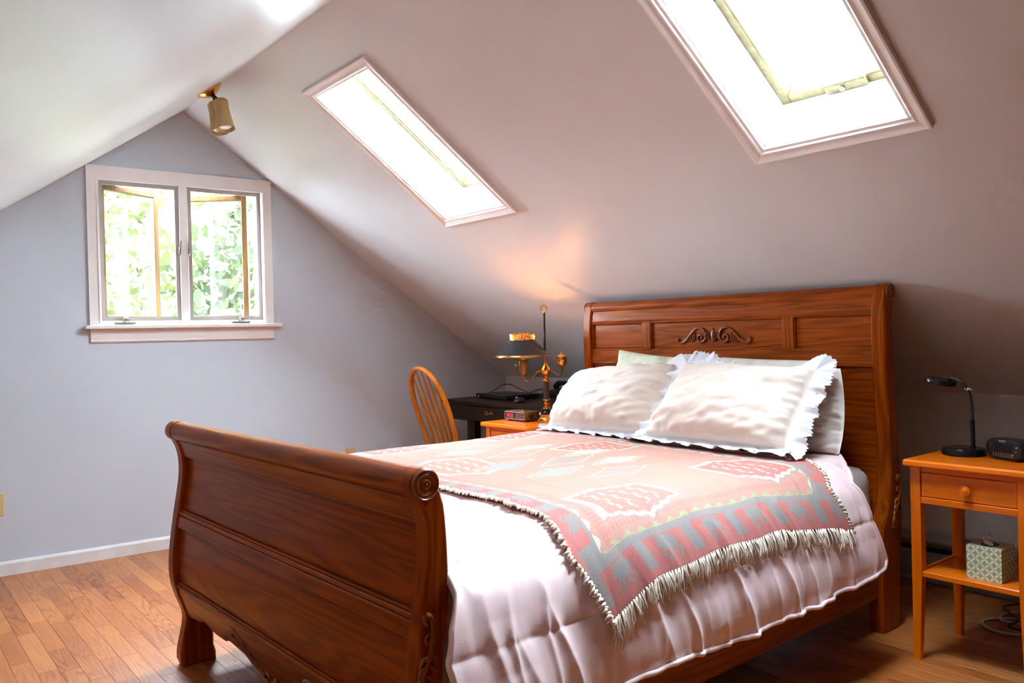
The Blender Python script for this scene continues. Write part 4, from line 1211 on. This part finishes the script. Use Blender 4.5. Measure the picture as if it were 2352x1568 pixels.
so = part(MB().lathe([(.010, .252), (.016, .258), (.022, .280), (.028, .318), (.026, .330), (.034, .334), (.036, .344), (.020, .348)], (SXc, 0, 0), n=24), 'socket', M['brass_dark'])
mb = MB().tube([(SXc - .020, -.012, .306), (SXc - .034, -.020, .306)], .003, 6)
mb.sphere((SXc - .038, -.022, .306), .008, 8, 6, (.5, 1, 1))
part(mb, 'switch_key', M['brass'], par=so)
sh = part(MB().lathe([(.067, .442), (.075, .434), (.142, .362), (.154, .354), (.155, .351), (.152, .352), (.140, .360), (.073, .432), (.064, .441), (.067, .442)], (SXc, 0, 0), n=48, cap=False), 'shade', M['black_gloss'])
part(MB().lathe([(.1555, .3555), (.1565, .353), (.1555, .350)], (SXc, 0, 0), n=48, cap=False), 'shade_rim', M['brass'], par=sh)
part(MB().lathe([(.1475, .361), (.1485, .358), (.1500, .3565)], (SXc, 0, 0), n=48, cap=False), 'shade_band', M['brass'], par=sh)
# pierced gallery
mb = MB().lathe([(.068, .440), (.0695, .442), (.068, .446), (.0665, .444)], (SXc, 0, 0), n=40, cap=False)
mb.lathe([(.0665, .474), (.0695, .474), (.070, .478), (.067, .480), (.0655, .477)], (SXc, 0, 0), n=40, cap=False)
for i in range(30):
    a = 2 * math.pi * i / 30; b = a + 2 * math.pi / 30
    for p, q in ((a, b), (b, a)):
        mb.tube([(SXc + .0675 * math.cos(p), .0675 * math.sin(p), .444), (SXc + .0675 * math.cos(q), .0675 * math.sin(q), .475)], .0021, 4)
part(mb, 'gallery', M['brass'], 60)
# shade carrier ring joining the gallery to the socket
mb = MB()
for i in range(3):
    a = 2 * math.pi * i / 3 + .4
    mb.tube([(SXc + .030 * math.cos(a), .030 * math.sin(a), .345), (SXc + .069 * math.cos(a), .069 * math.sin(a), .438)], .0018, 5)
mb.lathe([(.030, .342), (.033, .345), (.030, .348), (.027, .345)], (SXc, 0, 0), n=20, cap=False)
part(mb, 'shade_holder', M['brass_dark'])
part(MB().sphere((SXc, 0, .392), .024, 16, 12, (1, 1, 1.25)).lathe([(.011, .346), (.012, .372)], (SXc, 0, 0), n=12), 'bulb', emit('lit_bulb_glass', (1.0, .50, .18), 2.5))
pl = bpy.data.lights.new('student_lamp_light', 'POINT'); pl.energy = 7.0; pl.color = (1.0, .38, .09); pl.shadow_soft_size = .016
po = bpy.data.objects.new('student_lamp_light', pl); COL.objects.link(po); po.parent = lamp; po.location = (SXc, 0, .4250)

# ------------------------------------------------------------------ lettering helper
def lettering(text, size, parent, origin, right, up, mat, name='lettering', depth=.0003):
    c = bpy.data.curves.new(name, 'FONT'); c.body = text; c.size = size; c.extrude = depth; c.align_x = 'CENTER'; c.align_y = 'CENTER'
    c.materials.append(mat)
    t_ = bpy.data.objects.new(name, c); COL.objects.link(t_); bpy.context.view_layer.update()
    me = bpy.data.meshes.new_from_object(t_.evaluated_get(bpy.context.evaluated_depsgraph_get()))
    bpy.data.objects.remove(t_)
    o = bpy.data.objects.new(name, me); COL.objects.link(o); o.parent = parent
    r = Vector(right).normalized(); u = Vector(up).normalized(); n = r.cross(u)
    o.matrix_local = Matrix(((r.x, u.x, n.x, origin[0]), (r.y, u.y, n.y, origin[1]), (r.z, u.z, n.z, origin[2]), (0, 0, 0, 1)))
    return o

# ------------------------------------------------------------------ red LED clock radio (far nightstand)
ck = empty('clock_radio', (2.795, 3.392, .7065)); tag(ck, 'woodgrain clock radio with red digits beside the brass lamp', 'clock radio')
W_ = .178; Dp = .115
MB().box(.002, Dp, 0, W_, .007, .055, .003).build('case', M['faux_wood'], ck)
for y in (.02, W_ - .02):
    for x in (.02, Dp - .02): MB().lathe([(.007, 0), (.006, .008)], (x, y, 0), n=10).build('foot', M['black'], ck)
fr_ = MB()
for a in ((.004, W_ - .004, .048, .052), (.004, W_ - .004, .011, .0145), (.004, .008, .011, .052), (W_ - .008, W_ - .004, .011, .052)): fr_.box(-.002, .004, a[0], a[1], a[2], a[3])
fr_.build('bezel', M['silver'], ck)
fp = MB().box(-.0005, .003, .008, W_ - .008, .0145, .048).build('front_panel', M['dark_plate'], ck)
SEG = {'0': 'abcdef', '1': 'bc', '2': 'abged', '3': 'abgcd', '4': 'fgbc', '5': 'afgcd', '6': 'afgedc', '7': 'abc', '8': 'abcdefg', '9': 'abcdfg'}
def digits(txt, par, x, y_left, zb, h, mat):
    w = h * .5; s = h * .09; y = y_left
    mb = MB()
    for chh in txt:
        if chh == ':':
            for z in (.3, .66): mb.box(x - .0008, x, y - .0025, y - .0005, zb + h * z, zb + h * z + .002)
            y -= .005; continue
        g = SEG[chh]
        R = {'a': (0, w, h - s, h), 'd': (0, w, 0, s), 'g': (0, w, h / 2 - s / 2, h / 2 + s / 2), 'f': (0, s, h / 2, h), 'e': (0, s, 0, h / 2), 'b': (w - s, w, h / 2, h), 'c': (w - s, w, 0, h / 2)}
        for q in g:
            u0, u1, z0, z1 = R[q]; mb.box(x - .0008, x, y - u1, y - u0, zb + z0, zb + z1)
        y -= w + h * .22
    return mb.build('digits', mat, par)
digits('10:58', fp, -.0006, W_ - .018, .021, .020, M['led'])
for i, z in enumerate((.040, .030, .021)):
    mb = MB()
    for k in range(9): mb.box(-.0012, -.0006, .018 + k * .0072, .0215 + k * .0072, z, z + (.0022 if i != 1 else .0030))
    mb.build('scale_marks', M['print'] if i != 1 else M['led'], fp)
kb = MB().lathe([(.016, 0), (.0165, .006), (.014, .010)], (.045, 0, .030), (0, -1, 0), 20); autosmooth(kb.build('tuning_dial', M['black'], ck))
for k in range(4): MB().box(.03, .042, .05 + k * .025, .066 + k * .025, .055, .058, .001).build('button', M['silver'], ck)

# ------------------------------------------------------------------ gooseneck lamp (near nightstand)
gl = empty('gooseneck_lamp', (3.105, 1.285, .7065)); tag(gl, 'small black gooseneck lamp on the near nightstand', 'lamp')
autosmooth(MB().lathe([(.070, 0), (.073, .004), (.073, .016), (.068, .024), (.050, .028), (.004, .029)], (0, 0, 0), n=36).build('base', M['black_gloss'], gl))
stx, sty = -.010, -.036
autosmooth(MB().lathe([(.011, .024), (.010, .034), (.0075, .036), (.0075, .125), (.0068, .130)], (stx, sty, 0), n=14).build('stem', M['black_gloss'], gl))
neck = spline([(stx, sty, .128), (stx, sty + .002, .180), (stx, sty + .010, .226), (stx, sty + .030, .258), (stx, sty + .058, .272), (stx, sty + .080, .274)], 8)
autosmooth(MB().tube(neck, .0055, 10).build('neck', M['black'], gl))
hd = MB().lathe([(.004, .012), (.036, .012), (.052, .008), (.056, .001), (.055, -.007), (.050, -.010), (.042, -.009), (.004, -.008)], (0, 0, 0), n=32)
ca, sa = math.cos(.17), math.sin(.17)
hd.xf(lambda p: (stx + p[0] * .8, sty + .108 + p[1] * ca - p[2] * sa, .262 + p[1] * sa + p[2] * ca))
autosmooth(hd.build('lamp_head', M['black_gloss'], gl))
mb = MB().tube([(stx + .0075 * math.cos(a), sty + .016 + .0075 * math.sin(a), .236 + .002 * math.sin(a)) for a in np.linspace(0, 2 * math.pi, 13)[:-1]], .0012, 5, True)
mb.tube([(stx - .008, sty + .012, .236), (stx - .012, sty + .004, .240), (stx - .008, sty - .002, .236)], .0022, 5); mb.tube([(stx - .008, sty + .012, .236), (stx - .010, sty + .010, .244)], .0014, 5)
mb.build('twist_tie', M['tissue'], gl)

# ------------------------------------------------------------------ black clock radio (near nightstand)
rr_ = empty('clock_radio', (3.078, 1.203, .7065), math.atan2(.06, -.136) + math.pi / 2 + math.pi)
tag(rr_, 'black clock radio with rounded ends on the near nightstand', 'clock radio')
# local frame: front face looks along -x, width runs along -y from the origin
rr_.rotation_euler = (0, 0, -math.atan2(.058, .138))
W2, H2, R2, Dq = .148, .068, .030, .075
def rrect(x0, x1, z0, z1, r, n=8):
    out = []
    for cx, cz, a0 in ((x1 - r, z1 - r, 0), (x0 + r, z1 - r, 90), (x0 + r, z0 + r, 180), (x1 - r, z0 + r, 270)):
        for k in range(n + 1):
            a = math.radians(a0 + 90 * k / n); out.append((cx + r * math.cos(a), cz + r * math.sin(a)))
    return out
poly = rrect(-W2, 0, .004, .004 + H2, R2)
v = []; n = len(poly); rings = ((.006, .010), (0, .004), (0, 0), (.001, -.001), (.006, -.0015)) 
cx_, cz_ = -W2 / 2, .004 + H2 / 2
def ring(ins, x):
    return [(x, cx_ + (p[0] - cx_) * (1 - ins / (W2 / 2)), cz_ + (p[1] - cz_) * (1 - ins / (H2 / 2))) for p in poly]
rs = [ring(.006, Dq), ring(0, Dq - .008), ring(0, .006), ring(.003, .001), ring(.007, 0)]
V = [p for r in rs for p in r]
Fc = [tuple(range(n)), tuple(range(5 * n - 1, 4 * n - 1, -1))] + [(k * n + i, (k + 1) * n + i, (k + 1) * n + (i + 1) % n, k * n + (i + 1) % n) for k in range(4) for i in range(n)]
autosmooth(add('case', V, Fc, M['black'], rr_))
MB().box(.012, Dq - .012, -W2 + .025, -.025, 0, .006).build('foot', M['black'], rr_)
fp2 = MB().box(-.0012, .001, -.108, -.040, .030, .056, .0006).build('display_window', M['black_gloss'], rr_)
lettering('SONY', .0105, rr_, (-.0006, -.072, .0655), (0, -1, 0), (0, 0, 1), M['print'])
mk = MB()
for z in (.058, .050, .042): mk.box(-.0006, 0.0004, -.0245, -.0205, z, z + .0018)
for k in range(7):
    mk.box(-.0006, 0.0004, -.036 - k * .010, -.033 - k * .010, .0215, .0236); mk.box(-.0006, 0.0004, -.036 - k * .010, -.0325 - k * .010, .0145, .0166)
mk.box(-.0006, 0.0004, -.116, -.104, .0215, .0234); mk.box(-.0006, .0004, -.112, -.102, .0150, .0168)
mk.box(-.0006, 0.0004, -.131, -.124, .048, .0508); mk.box(-.0006, 0.0004, -.127, -.1225, .034, .0358)
mk.build('marks', M['print'], rr_)

# ------------------------------------------------------------------ tissue box on the shelf
tb = empty('tissue_box', (2.936, 1.104, .313)); tag(tb, 'green and white patterned tissue box on nightstand shelf', 'tissue box')
def petals(u, w, g=.0205):
    a = (u + w) / math.sqrt(2) / g; b = (u - w) / math.sqrt(2) / g
    fa, fb_ = a - np.floor(a), b - np.floor(b)
    cnt = 0
    for i in (0, 1):
        for j in (0, 1):
            cnt = cnt + (((fa - i) ** 2 + (fb_ - j) ** 2) < .47)
    return cnt >= 2
NB = 84
def face(fn, LU, LV):
    g = np.linspace(0, 1, NB + 1)
    uu, vv = np.meshgrid(g, g, indexing='ij')
    pts = fn(uu * LU, vv * LV)
    gc = (g[:-1] + g[1:]) / 2; cu, cv = np.meshgrid(gc * LU, gc * LV, indexing='ij')
    wht = petals(cu, cv)
    col = np.where(wht[..., None], np.array([.74, .72, .66]), np.array([.30, .42, .17]))
    col[np.abs(cv - LV * .46) < .0006] = (.25, .33, .15)
    return pts.reshape(-1, 3), col.reshape(-1, 3)
B_ = .110; HB_ = .112
allv = []; allf = []; allc = []
for fn, LU, LV in ((lambda u, w: np.stack([0 * u, B_ - u, w], -1), B_, HB_), (lambda u, w: np.stack([u, 0 * u, w], -1), B_, HB_),
                   (lambda u, w: np.stack([B_ - u, 0 * u + B_, w], -1), B_, HB_), (lambda u, w: np.stack([0 * u + B_, u, w], -1), B_, HB_), (lambda u, w: np.stack([w, B_ - u, 0 * u + HB_], -1), B_, B_)):
    p, c = face(fn, LU, LV); b = len(allv); allv += [tuple(q) for q in p]; allf += [tuple(i + b for i in q) for q in grid_faces(NB + 1, NB + 1)]; allc.append(c)
bx = add('box', allv, allf, M['tissue_print'], tb)
cc = np.concatenate(allc); at = bx.data.attributes.new('tint', 'FLOAT_COLOR', 'FACE'); at.data.foreach_set('color', np.concatenate([cc, np.ones((len(cc), 1))], 1).ravel().astype(np.float32))
MB().prism([(.055 + .036 * math.cos(a), .055 + .026 * math.sin(a)) for a in np.linspace(0, 2 * math.pi, 29)[:-1]], HB_ - .001, HB_ + .0008, 'z').build('opening', M['black'], tb)
nu_ = 14
tp = []
for i in range(nu_):
    for j in range(nu_):
        a, b = i / (nu_ - 1) - .5, j / (nu_ - 1)
        tp.append((.055 + a * .05 * (1 - .2 * b) + .012 * float(vnoise(a * 6, b * 3, 41)), .055 + .030 * float(vnoise(a * 5 + 2, b * 2, 42)) + .01 * b - .010 * math.sin(a * 9), HB_ - .004 + b * .040 * (1 + .9 * float(vnoise(a * 5, 1.5, 43)))))
to = add('tissue', tp, grid_faces(nu_, nu_), M['tissue'], tb, True)
to.modifiers.new('thickness', 'SOLIDIFY').thickness = .0006

# cords under the near nightstand
def cable(name, pts, r, mat, label):
    o = MB().tube(spline(pts, 8), r, 8).build(name, mat, None, True); rebase(o); tag(o, label, 'cord', 'cords on the floor'); return o
cable('power_cord', [(3.72, 1.10, .005), (3.60, 1.22, .006), (3.50, 1.34, .006), (3.42, 1.36, .006), (3.36, 1.30, .006), (3.37, 1.22, .006), (3.43, 1.20, .007), (3.49, 1.25, .008), (3.48, 1.31, .012), (3.54, 1.33, .016), (3.62, 1.30, .012), (3.66, 1.20, .006)], .0055, M['white_cable'], 'pale cord looped on the floor behind nightstand')
cable('power_cord', [(3.70, 1.32, .024), (3.62, 1.36, .020), (3.55, 1.30, .022), (3.50, 1.26, .020), (3.44, 1.27, .005), (3.46, 1.18, .004), (3.52, 1.12, .004)], .0035, M['black'], 'thin black cord among the pale cord loops')

# ------------------------------------------------------------------ baseboard heater on the knee wall
ht = empty('baseboard_heater', (XK, 1.0, 0)); tag(ht, 'grey baseboard heater along the knee wall', 'heater')
MB().box(-.012, 0, -1.6, 2.1, .03, .215).build('back_plate', M['heater'], ht)
MB().prism([(-.062, .205), (-.012, .228), (-.010, .215), (-.060, .196)], -1.6, 2.1, 'y').build('hood', M['heater'], ht)
MB().box(-.060, -.052, -1.6, 2.1, .05, .155, .002).build('front_cover', M['heater'], ht)
MB().box(-.050, -.014, -1.58, 2.08, .10, .165).build('fins', M['heater_dark'], ht)
MB().box(-.062, 0, 2.1, 2.13, .0, .228).build('end_cap', M['heater'], ht)
MB().box(-.062, 0, -1.63, -1.6, .0, .228).build('end_cap', M['heater'], ht)

# ------------------------------------------------------------------ desk in the corner
dk = empty('desk', (3.07, 3.40, 0)); tag(dk, 'near-black wooden desk in the corner under the slope', 'desk')
DL, DD = 1.195, .70
MB().box(-.008, DD, 0, DL, .738, .760, .005).build('top', M['desk'], dk)
MB().box(.012, .030, .04, DL - .055, .632, .738).build('apron', M['desk'], dk)
MB().box(DD - .03, DD - .012, .04, DL - .055, .632, .738).build('apron', M['desk'], dk)
MB().box(.030, DD - .03, .04, .058, .632, .738).build('apron', M['desk'], dk)
MB().box(.030, DD - .03, DL - .073, DL - .055, .632, .738).build('apron', M['desk'], dk)
dd_ = MB().box(.004, .014, .38, .98, .642, .728, .003).build('drawer', M['desk'], dk)
mb = MB().tube([(.004, .655, .694), (-.016, .66, .690), (-.020, .68, .686), (-.016, .70, .690), (.004, .705, .694)], .004, 6)
mb.box(.001, .005, .640, .668, .684, .704).box(.001, .005, .692, .720, .684, .704)
mb.build('pull', M['brass_dark'], dd_)
for x in (.045, DD - .09):
    for y in (.09, DL - .29): MB().box(x, x + .058, y, y + .075, 0, .64, .004).build('leg', M['desk'], dk)

lt = empty('laptop', (3.395, 4.30, .760), -.10); tag(lt, 'closed black laptop lying on the dark desk', 'laptop')
MB().box(-.135, .135, -.19, .19, .004, .018, .005).build('base', M['black'], lt)
MB().box(-.135, .135, -.19, .19, .0185, .028, .004).build('lid', M['black'], lt)
MB().sphere((-.1355, .150, .012), .0022, 8, 6).build('power_light', emit('small_white_led', (1, .85, .6), 3.0), lt)
for p in ((-.11, -.16), (-.11, .16), (.11, -.16), (.11, .16)): MB().lathe([(.008, 0), (.008, .005)], (p[0], p[1], 0), n=10).build('foot', M['black'], lt)
ms = empty('computer_mouse', (3.20, 3.93, .760), .3); tag(ms, 'black computer mouse on the desk beside the laptop', 'mouse')
mb = MB().sphere((0, 0, .006), .03, 16, 10, (1.75, 1.0, .95)); mb.v = [(p[0], p[1], max(p[2], 0)) for p in mb.v]; mb.build('body', M['black'], ms, True)
MB().lathe([(.008, -.004), (.008, .004)], (-.028, 0, .030), (0, 1, 0), 12).build('wheel', M['brass_dark'], ms)
cb = MB().tube(spline([(3.36, 4.50, .775), (3.48, 4.565, .79), (3.60, 4.60, .825), (3.66, 4.58, .82), (3.70, 4.54, .79), (3.745, 4.50, .766)], 6), .0028, 6).build('laptop_cable', M['black'], None, True)
rebase(cb); tag(cb, 'thin black cable arching behind the laptop', 'cable')
cb = MB().tube(spline([(3.56, 4.30, .772), (3.62, 4.27, .795), (3.67, 4.24, .800), (3.70, 4.20, .766)], 6), .0028, 6).build('laptop_cable', M['black'], None, True)
rebase(cb); tag(cb, 'short black cable looping off laptop right corner', 'cable')
dv = empty('desk_telephone', (3.64, 4.03, .760), -.2); tag(dv, 'rounded black device at the back of the desk behind lamp', 'device')
autosmooth(MB().prism([(-.07, 0), (.075, 0), (.075, .050), (.060, .056), (-.060, .030), (-.07, .022)], -.13, .13, 'y').build('base', M['black'], dv))
hs = MB().tube(spline([(.03, -.13, .060), (.03, -.10, .078), (.03, -.05, .088), (.03, .03, .090), (.03, .09, .082), (.03, .125, .060)], 5), [.020] * 8 + [.015] * 10 + [.020] * 8, 10)
autosmooth(hs.build('handset', M['black'], dv))
MB().box(-.045, .0, -.04, .07, .030, .0365, .002).build('keypad', M['black_gloss'], dv)

# ------------------------------------------------------------------ bow-back chair
chr_ = empty('bow_back_chair', (2.905, 4.36, 0)); tag(chr_, 'golden oak bow-back chair pulled up to the dark desk', 'chair')
seat = []
NS_ = 36
def seat_r(a): return (.205 + .012 * math.cos(2 * a), .215)
sv = []; sf = []
lay = [(0.90, .425), (1.0, .436), (1.0, .452), (.95, .462), (.55, .452), (.02, .449)]
for k, h in lay:
    for i in range(NS_):
        a = 2 * math.pi * i / NS_; c, s_ = math.cos(a), math.sin(a)
        sv.append((.17 + .205 * k * math.copysign(abs(c) ** .8, c), .215 * k * math.copysign(abs(s_) ** .8, s_), h))
for r in range(len(lay) - 1):
    for i in range(NS_): sf.append((r * NS_ + i, r * NS_ + (i + 1) % NS_, (r + 1) * NS_ + (i + 1) % NS_, (r + 1) * NS_ + i))
sf.append(tuple(range(NS_ - 1, -1, -1))); sf.append(tuple(range((len(lay) - 1) * NS_, len(lay) * NS_)))
autosmooth(add('seat', sv, sf, M['chair'], chr_), 40)
def lean(z): return -.165 * max(0.0, (z - .455) / .525) ** 1.15
bow = [(0.0, -.160, .455), (0, -.178, .56), (0, -.188, .68), (0, -.180, .80), (0, -.145, .90), (0, -.075, .965), (0, 0, .984)]
bow = bow + [(p[0], -p[1], p[2]) for p in bow[-2::-1]]
bw = [Vector((lean(q[2]) + .005, q[1], q[2])) for q in spline(bow, 6)]
mb = MB()
n = len(bw)
for i, p in enumerate(bw): pass
mb.tube(bw, .0160, 10)
mb.v = [(p[0], p[1], p[2]) for p in mb.v]
autosmooth(mb.build('bow', M['chair'], chr_), 60)
for k in range(5):
    y = (-.10 + .05 * k)
    top = .984 - .16 * (abs(y * 1.18) / .15) ** 2 * .55
    zz = np.linspace(.452, top, 9)
    autosmooth(MB().tube([(lean(z) + .012, y * (1 + .18 * (z - .455) / .5), z) for z in zz], [.0065, .0072, .008, .0085, .0085, .0078, .0068, .006, .005], 8).build('spindle', M['chair'], chr_), 60)
feet = []
for x, y in ((.03, -.15), (.03, .15), (.31, -.15), (.31, .15)):
    fx, fy = x + (.06 if x > .1 else -.07), y * 1.3
    pts = [Vector((x, y, .430)).lerp(Vector((fx, fy, 0)), t) for t in np.linspace(0, 1, 9)]
    autosmooth(MB().tube(pts, [.013, .015, .018, .0195, .018, .0165, .015, .013, .011], 10).build('leg', M['chair'], chr_), 60)
    feet.append(Vector((x, y, .430)).lerp(Vector((fx, fy, 0)), .6))
for a, b in ((0, 2), (1, 3)): autosmooth(MB().tube([feet[a], (feet[a] + feet[b]) / 2, feet[b]], [.008, .012, .008], 8).build('stretcher', M['chair'], chr_), 60)
m0, m1 = (feet[0] + feet[2]) / 2, (feet[1] + feet[3]) / 2
autosmooth(MB().tube([m0, (m0 + m1) / 2, m1], [.008, .012, .008], 8).build('stretcher', M['chair'], chr_), 60)

# ------------------------------------------------------------------ twin spot on the ridge
cx0 = Vector((1.452, 4.26, 0)); cx0.z = ZR - ML * (XR - cx0.x)
sp_ = empty('ceiling_spotlight', cx0); tag(sp_, 'beige twin spotlight on a brass canopy at the roof ridge', 'spotlight')
nl = Vector((ML, 0, -1)).normalized()
autosmooth(MB().lathe([(.068, 0.0), (.070, .004), (.064, .012), (.048, .024), (.026, .034), (.012, .038), (.001, .039)], (0, 0, 0), nl, 32).build('canopy', M['brass'], sp_))
# camera-independent: both heads hang down and turn a little into the room
ax = Vector((.08, -.22, -.97)).normalized()
for off in ((.040, -.045, -.060), (.030, .010, -.064)):
    top = Vector(off)
    ar = MB().tube([tuple(nl * .030), tuple(nl * .045 + (top - nl * .045) * .4), tuple(top + ax * .012)], [.008, .0075, .0075], 10)
    autosmooth(ar.build('stem', M['col_brown'], sp_))
    shd = MB().lathe([(.006, -.004), (.030, 0), (.038, .010), (.0385, .028), (.0365, .050), (.0385, .080), (.045, .140), (.048, .160), (.046, .160), (.042, .138), (.0355, .082), (.034, .05), (.0355, .028), (.033, .012), (.006, .006)], tuple(top), ax, 32, False)
    so = autosmooth(shd.build('shade', M['beige'], sp_))
    autosmooth(MB().lathe([(.012, .05), (.017, .075), (.032, .120), (.037, .134), (.034, .146), (.022, .152), (.001, .154)], tuple(top), ax, 24).build('bulb', M['bulb_off'], so))

# ------------------------------------------------------------------ outlet plates
def outlet(x, z, label):
    c = Vector(gp(x - XR, 0, z)); e = empty('outlet_plate', c, math.atan2(GA, 1)); tag(e, label, 'outlet')
    MB().box(-.035, .035, -.006, 0, -.057, .057, .003).build('plate', M['plate'], e)
    for dz in (-.021, .021):
        r_ = autosmooth(MB().lathe([(.0165, 0), (.0165, .0015)], (0, -.006, dz), (0, -1, 0), 20).build('receptacle', M['plate'], e))
        mb = MB()
        for dx in (-.006, .006): mb.box(dx - .001, dx + .001, -.0079, -.0074, dz - .003, dz + .005)
        mb.build('slot', M['black'], r_)
    MB().sphere((0, -.0062, 0), .003, 8, 6, (1, .4, 1)).build('screw', M['dull_metal'], e)
outlet(2.523, .405, 'ivory outlet plate low on wall just above the footboard')
outlet(.540, .368, 'ivory outlet plate low on wall at the left edge')

# ------------------------------------------------------------------ outdoors, seen through the casements
gx = np.linspace(-40, 44, 85); gy = np.linspace(-40, 46, 87)
GX, GY = np.meshgrid(gx, gy, indexing='ij')
def ground_z(x, y):  # bank is added, its rise shaped to block light from the low sky
    r = np.clip((np.hypot(x - 2.0, y - 2.0) - 9.5) / 10.0, 0, 1); r = r * r * (3 - 2 * r) * np.clip((x + 6) / 6, 0, 1)
    return -3.2 + r * (7.5 + 7.0 * np.clip((y - 2 - 2.0 * (x - 2)) / 6, 0, 1) + 1.6 * vnoise(x * .35, y * .35, 51)) + vnoise(x * 1.1, y * 1.1, 52) * 1.4 * r
GZ = ground_z(GX, GY)
lawn = tag(add('lawn', np.stack([GX, GY, GZ], -1).reshape(-1, 3), grid_faces(len(gx), len(gy)), M['grass'], None, True), 'green ground outside below the window, rising to an added bank that blocks low sky', 'lawn', kind='stuff')
def tree(loc, h, rad, n, mat, label, seed):
    t = empty('leafy_tree', (loc[0], loc[1], float(ground_z(loc[0], loc[1])) - .05)); tag(t, label, 'tree', 'trees outside the window')
    rg = np.random.default_rng(seed)
    autosmooth(MB().tube([(0, 0, 0), (.1, .05, h * .35), (.05, .1, h * .6), (.1, 0, h * .9)], [.22, .17, .11, .03], 10).build('trunk', M['bark'], t))
    V = []; Fc = []
    cl = rg.normal(0, 1, (46, 3)); cl /= np.linalg.norm(cl, axis=1)[:, None]; cl *= rg.uniform(.3, 1, (46, 1)) ** .5
    for i in range(n):
        c = cl[rg.integers(46)] * np.array([rad, rad, h * .42]) + np.array([0, 0, h * .62]) + rg.normal(0, .34, 3)
        s = rg.uniform(.06, .12); a = rg.normal(0, 1, 3); a /= np.linalg.norm(a); b = np.cross(a, rg.normal(0, 1, 3)); b /= np.linalg.norm(b)
        k = len(V); V += [tuple(c - a * s), tuple(c + b * s * .55), tuple(c + a * s), tuple(c - b * s * .55)]; Fc.append((k, k + 1, k + 2, k + 3))
    tag(add('foliage', V, Fc, mat, t), kind='stuff')
tree((1.75, 10.9), 7.2, 1.6, 6000, M['leaf_a'], 'bright green leafy tree seen through the left casement', 1)
tree((5.15, 10.6), 6.9, 1.9, 7500, M['leaf_b'], 'blue green leafy tree seen through the right casement', 2)
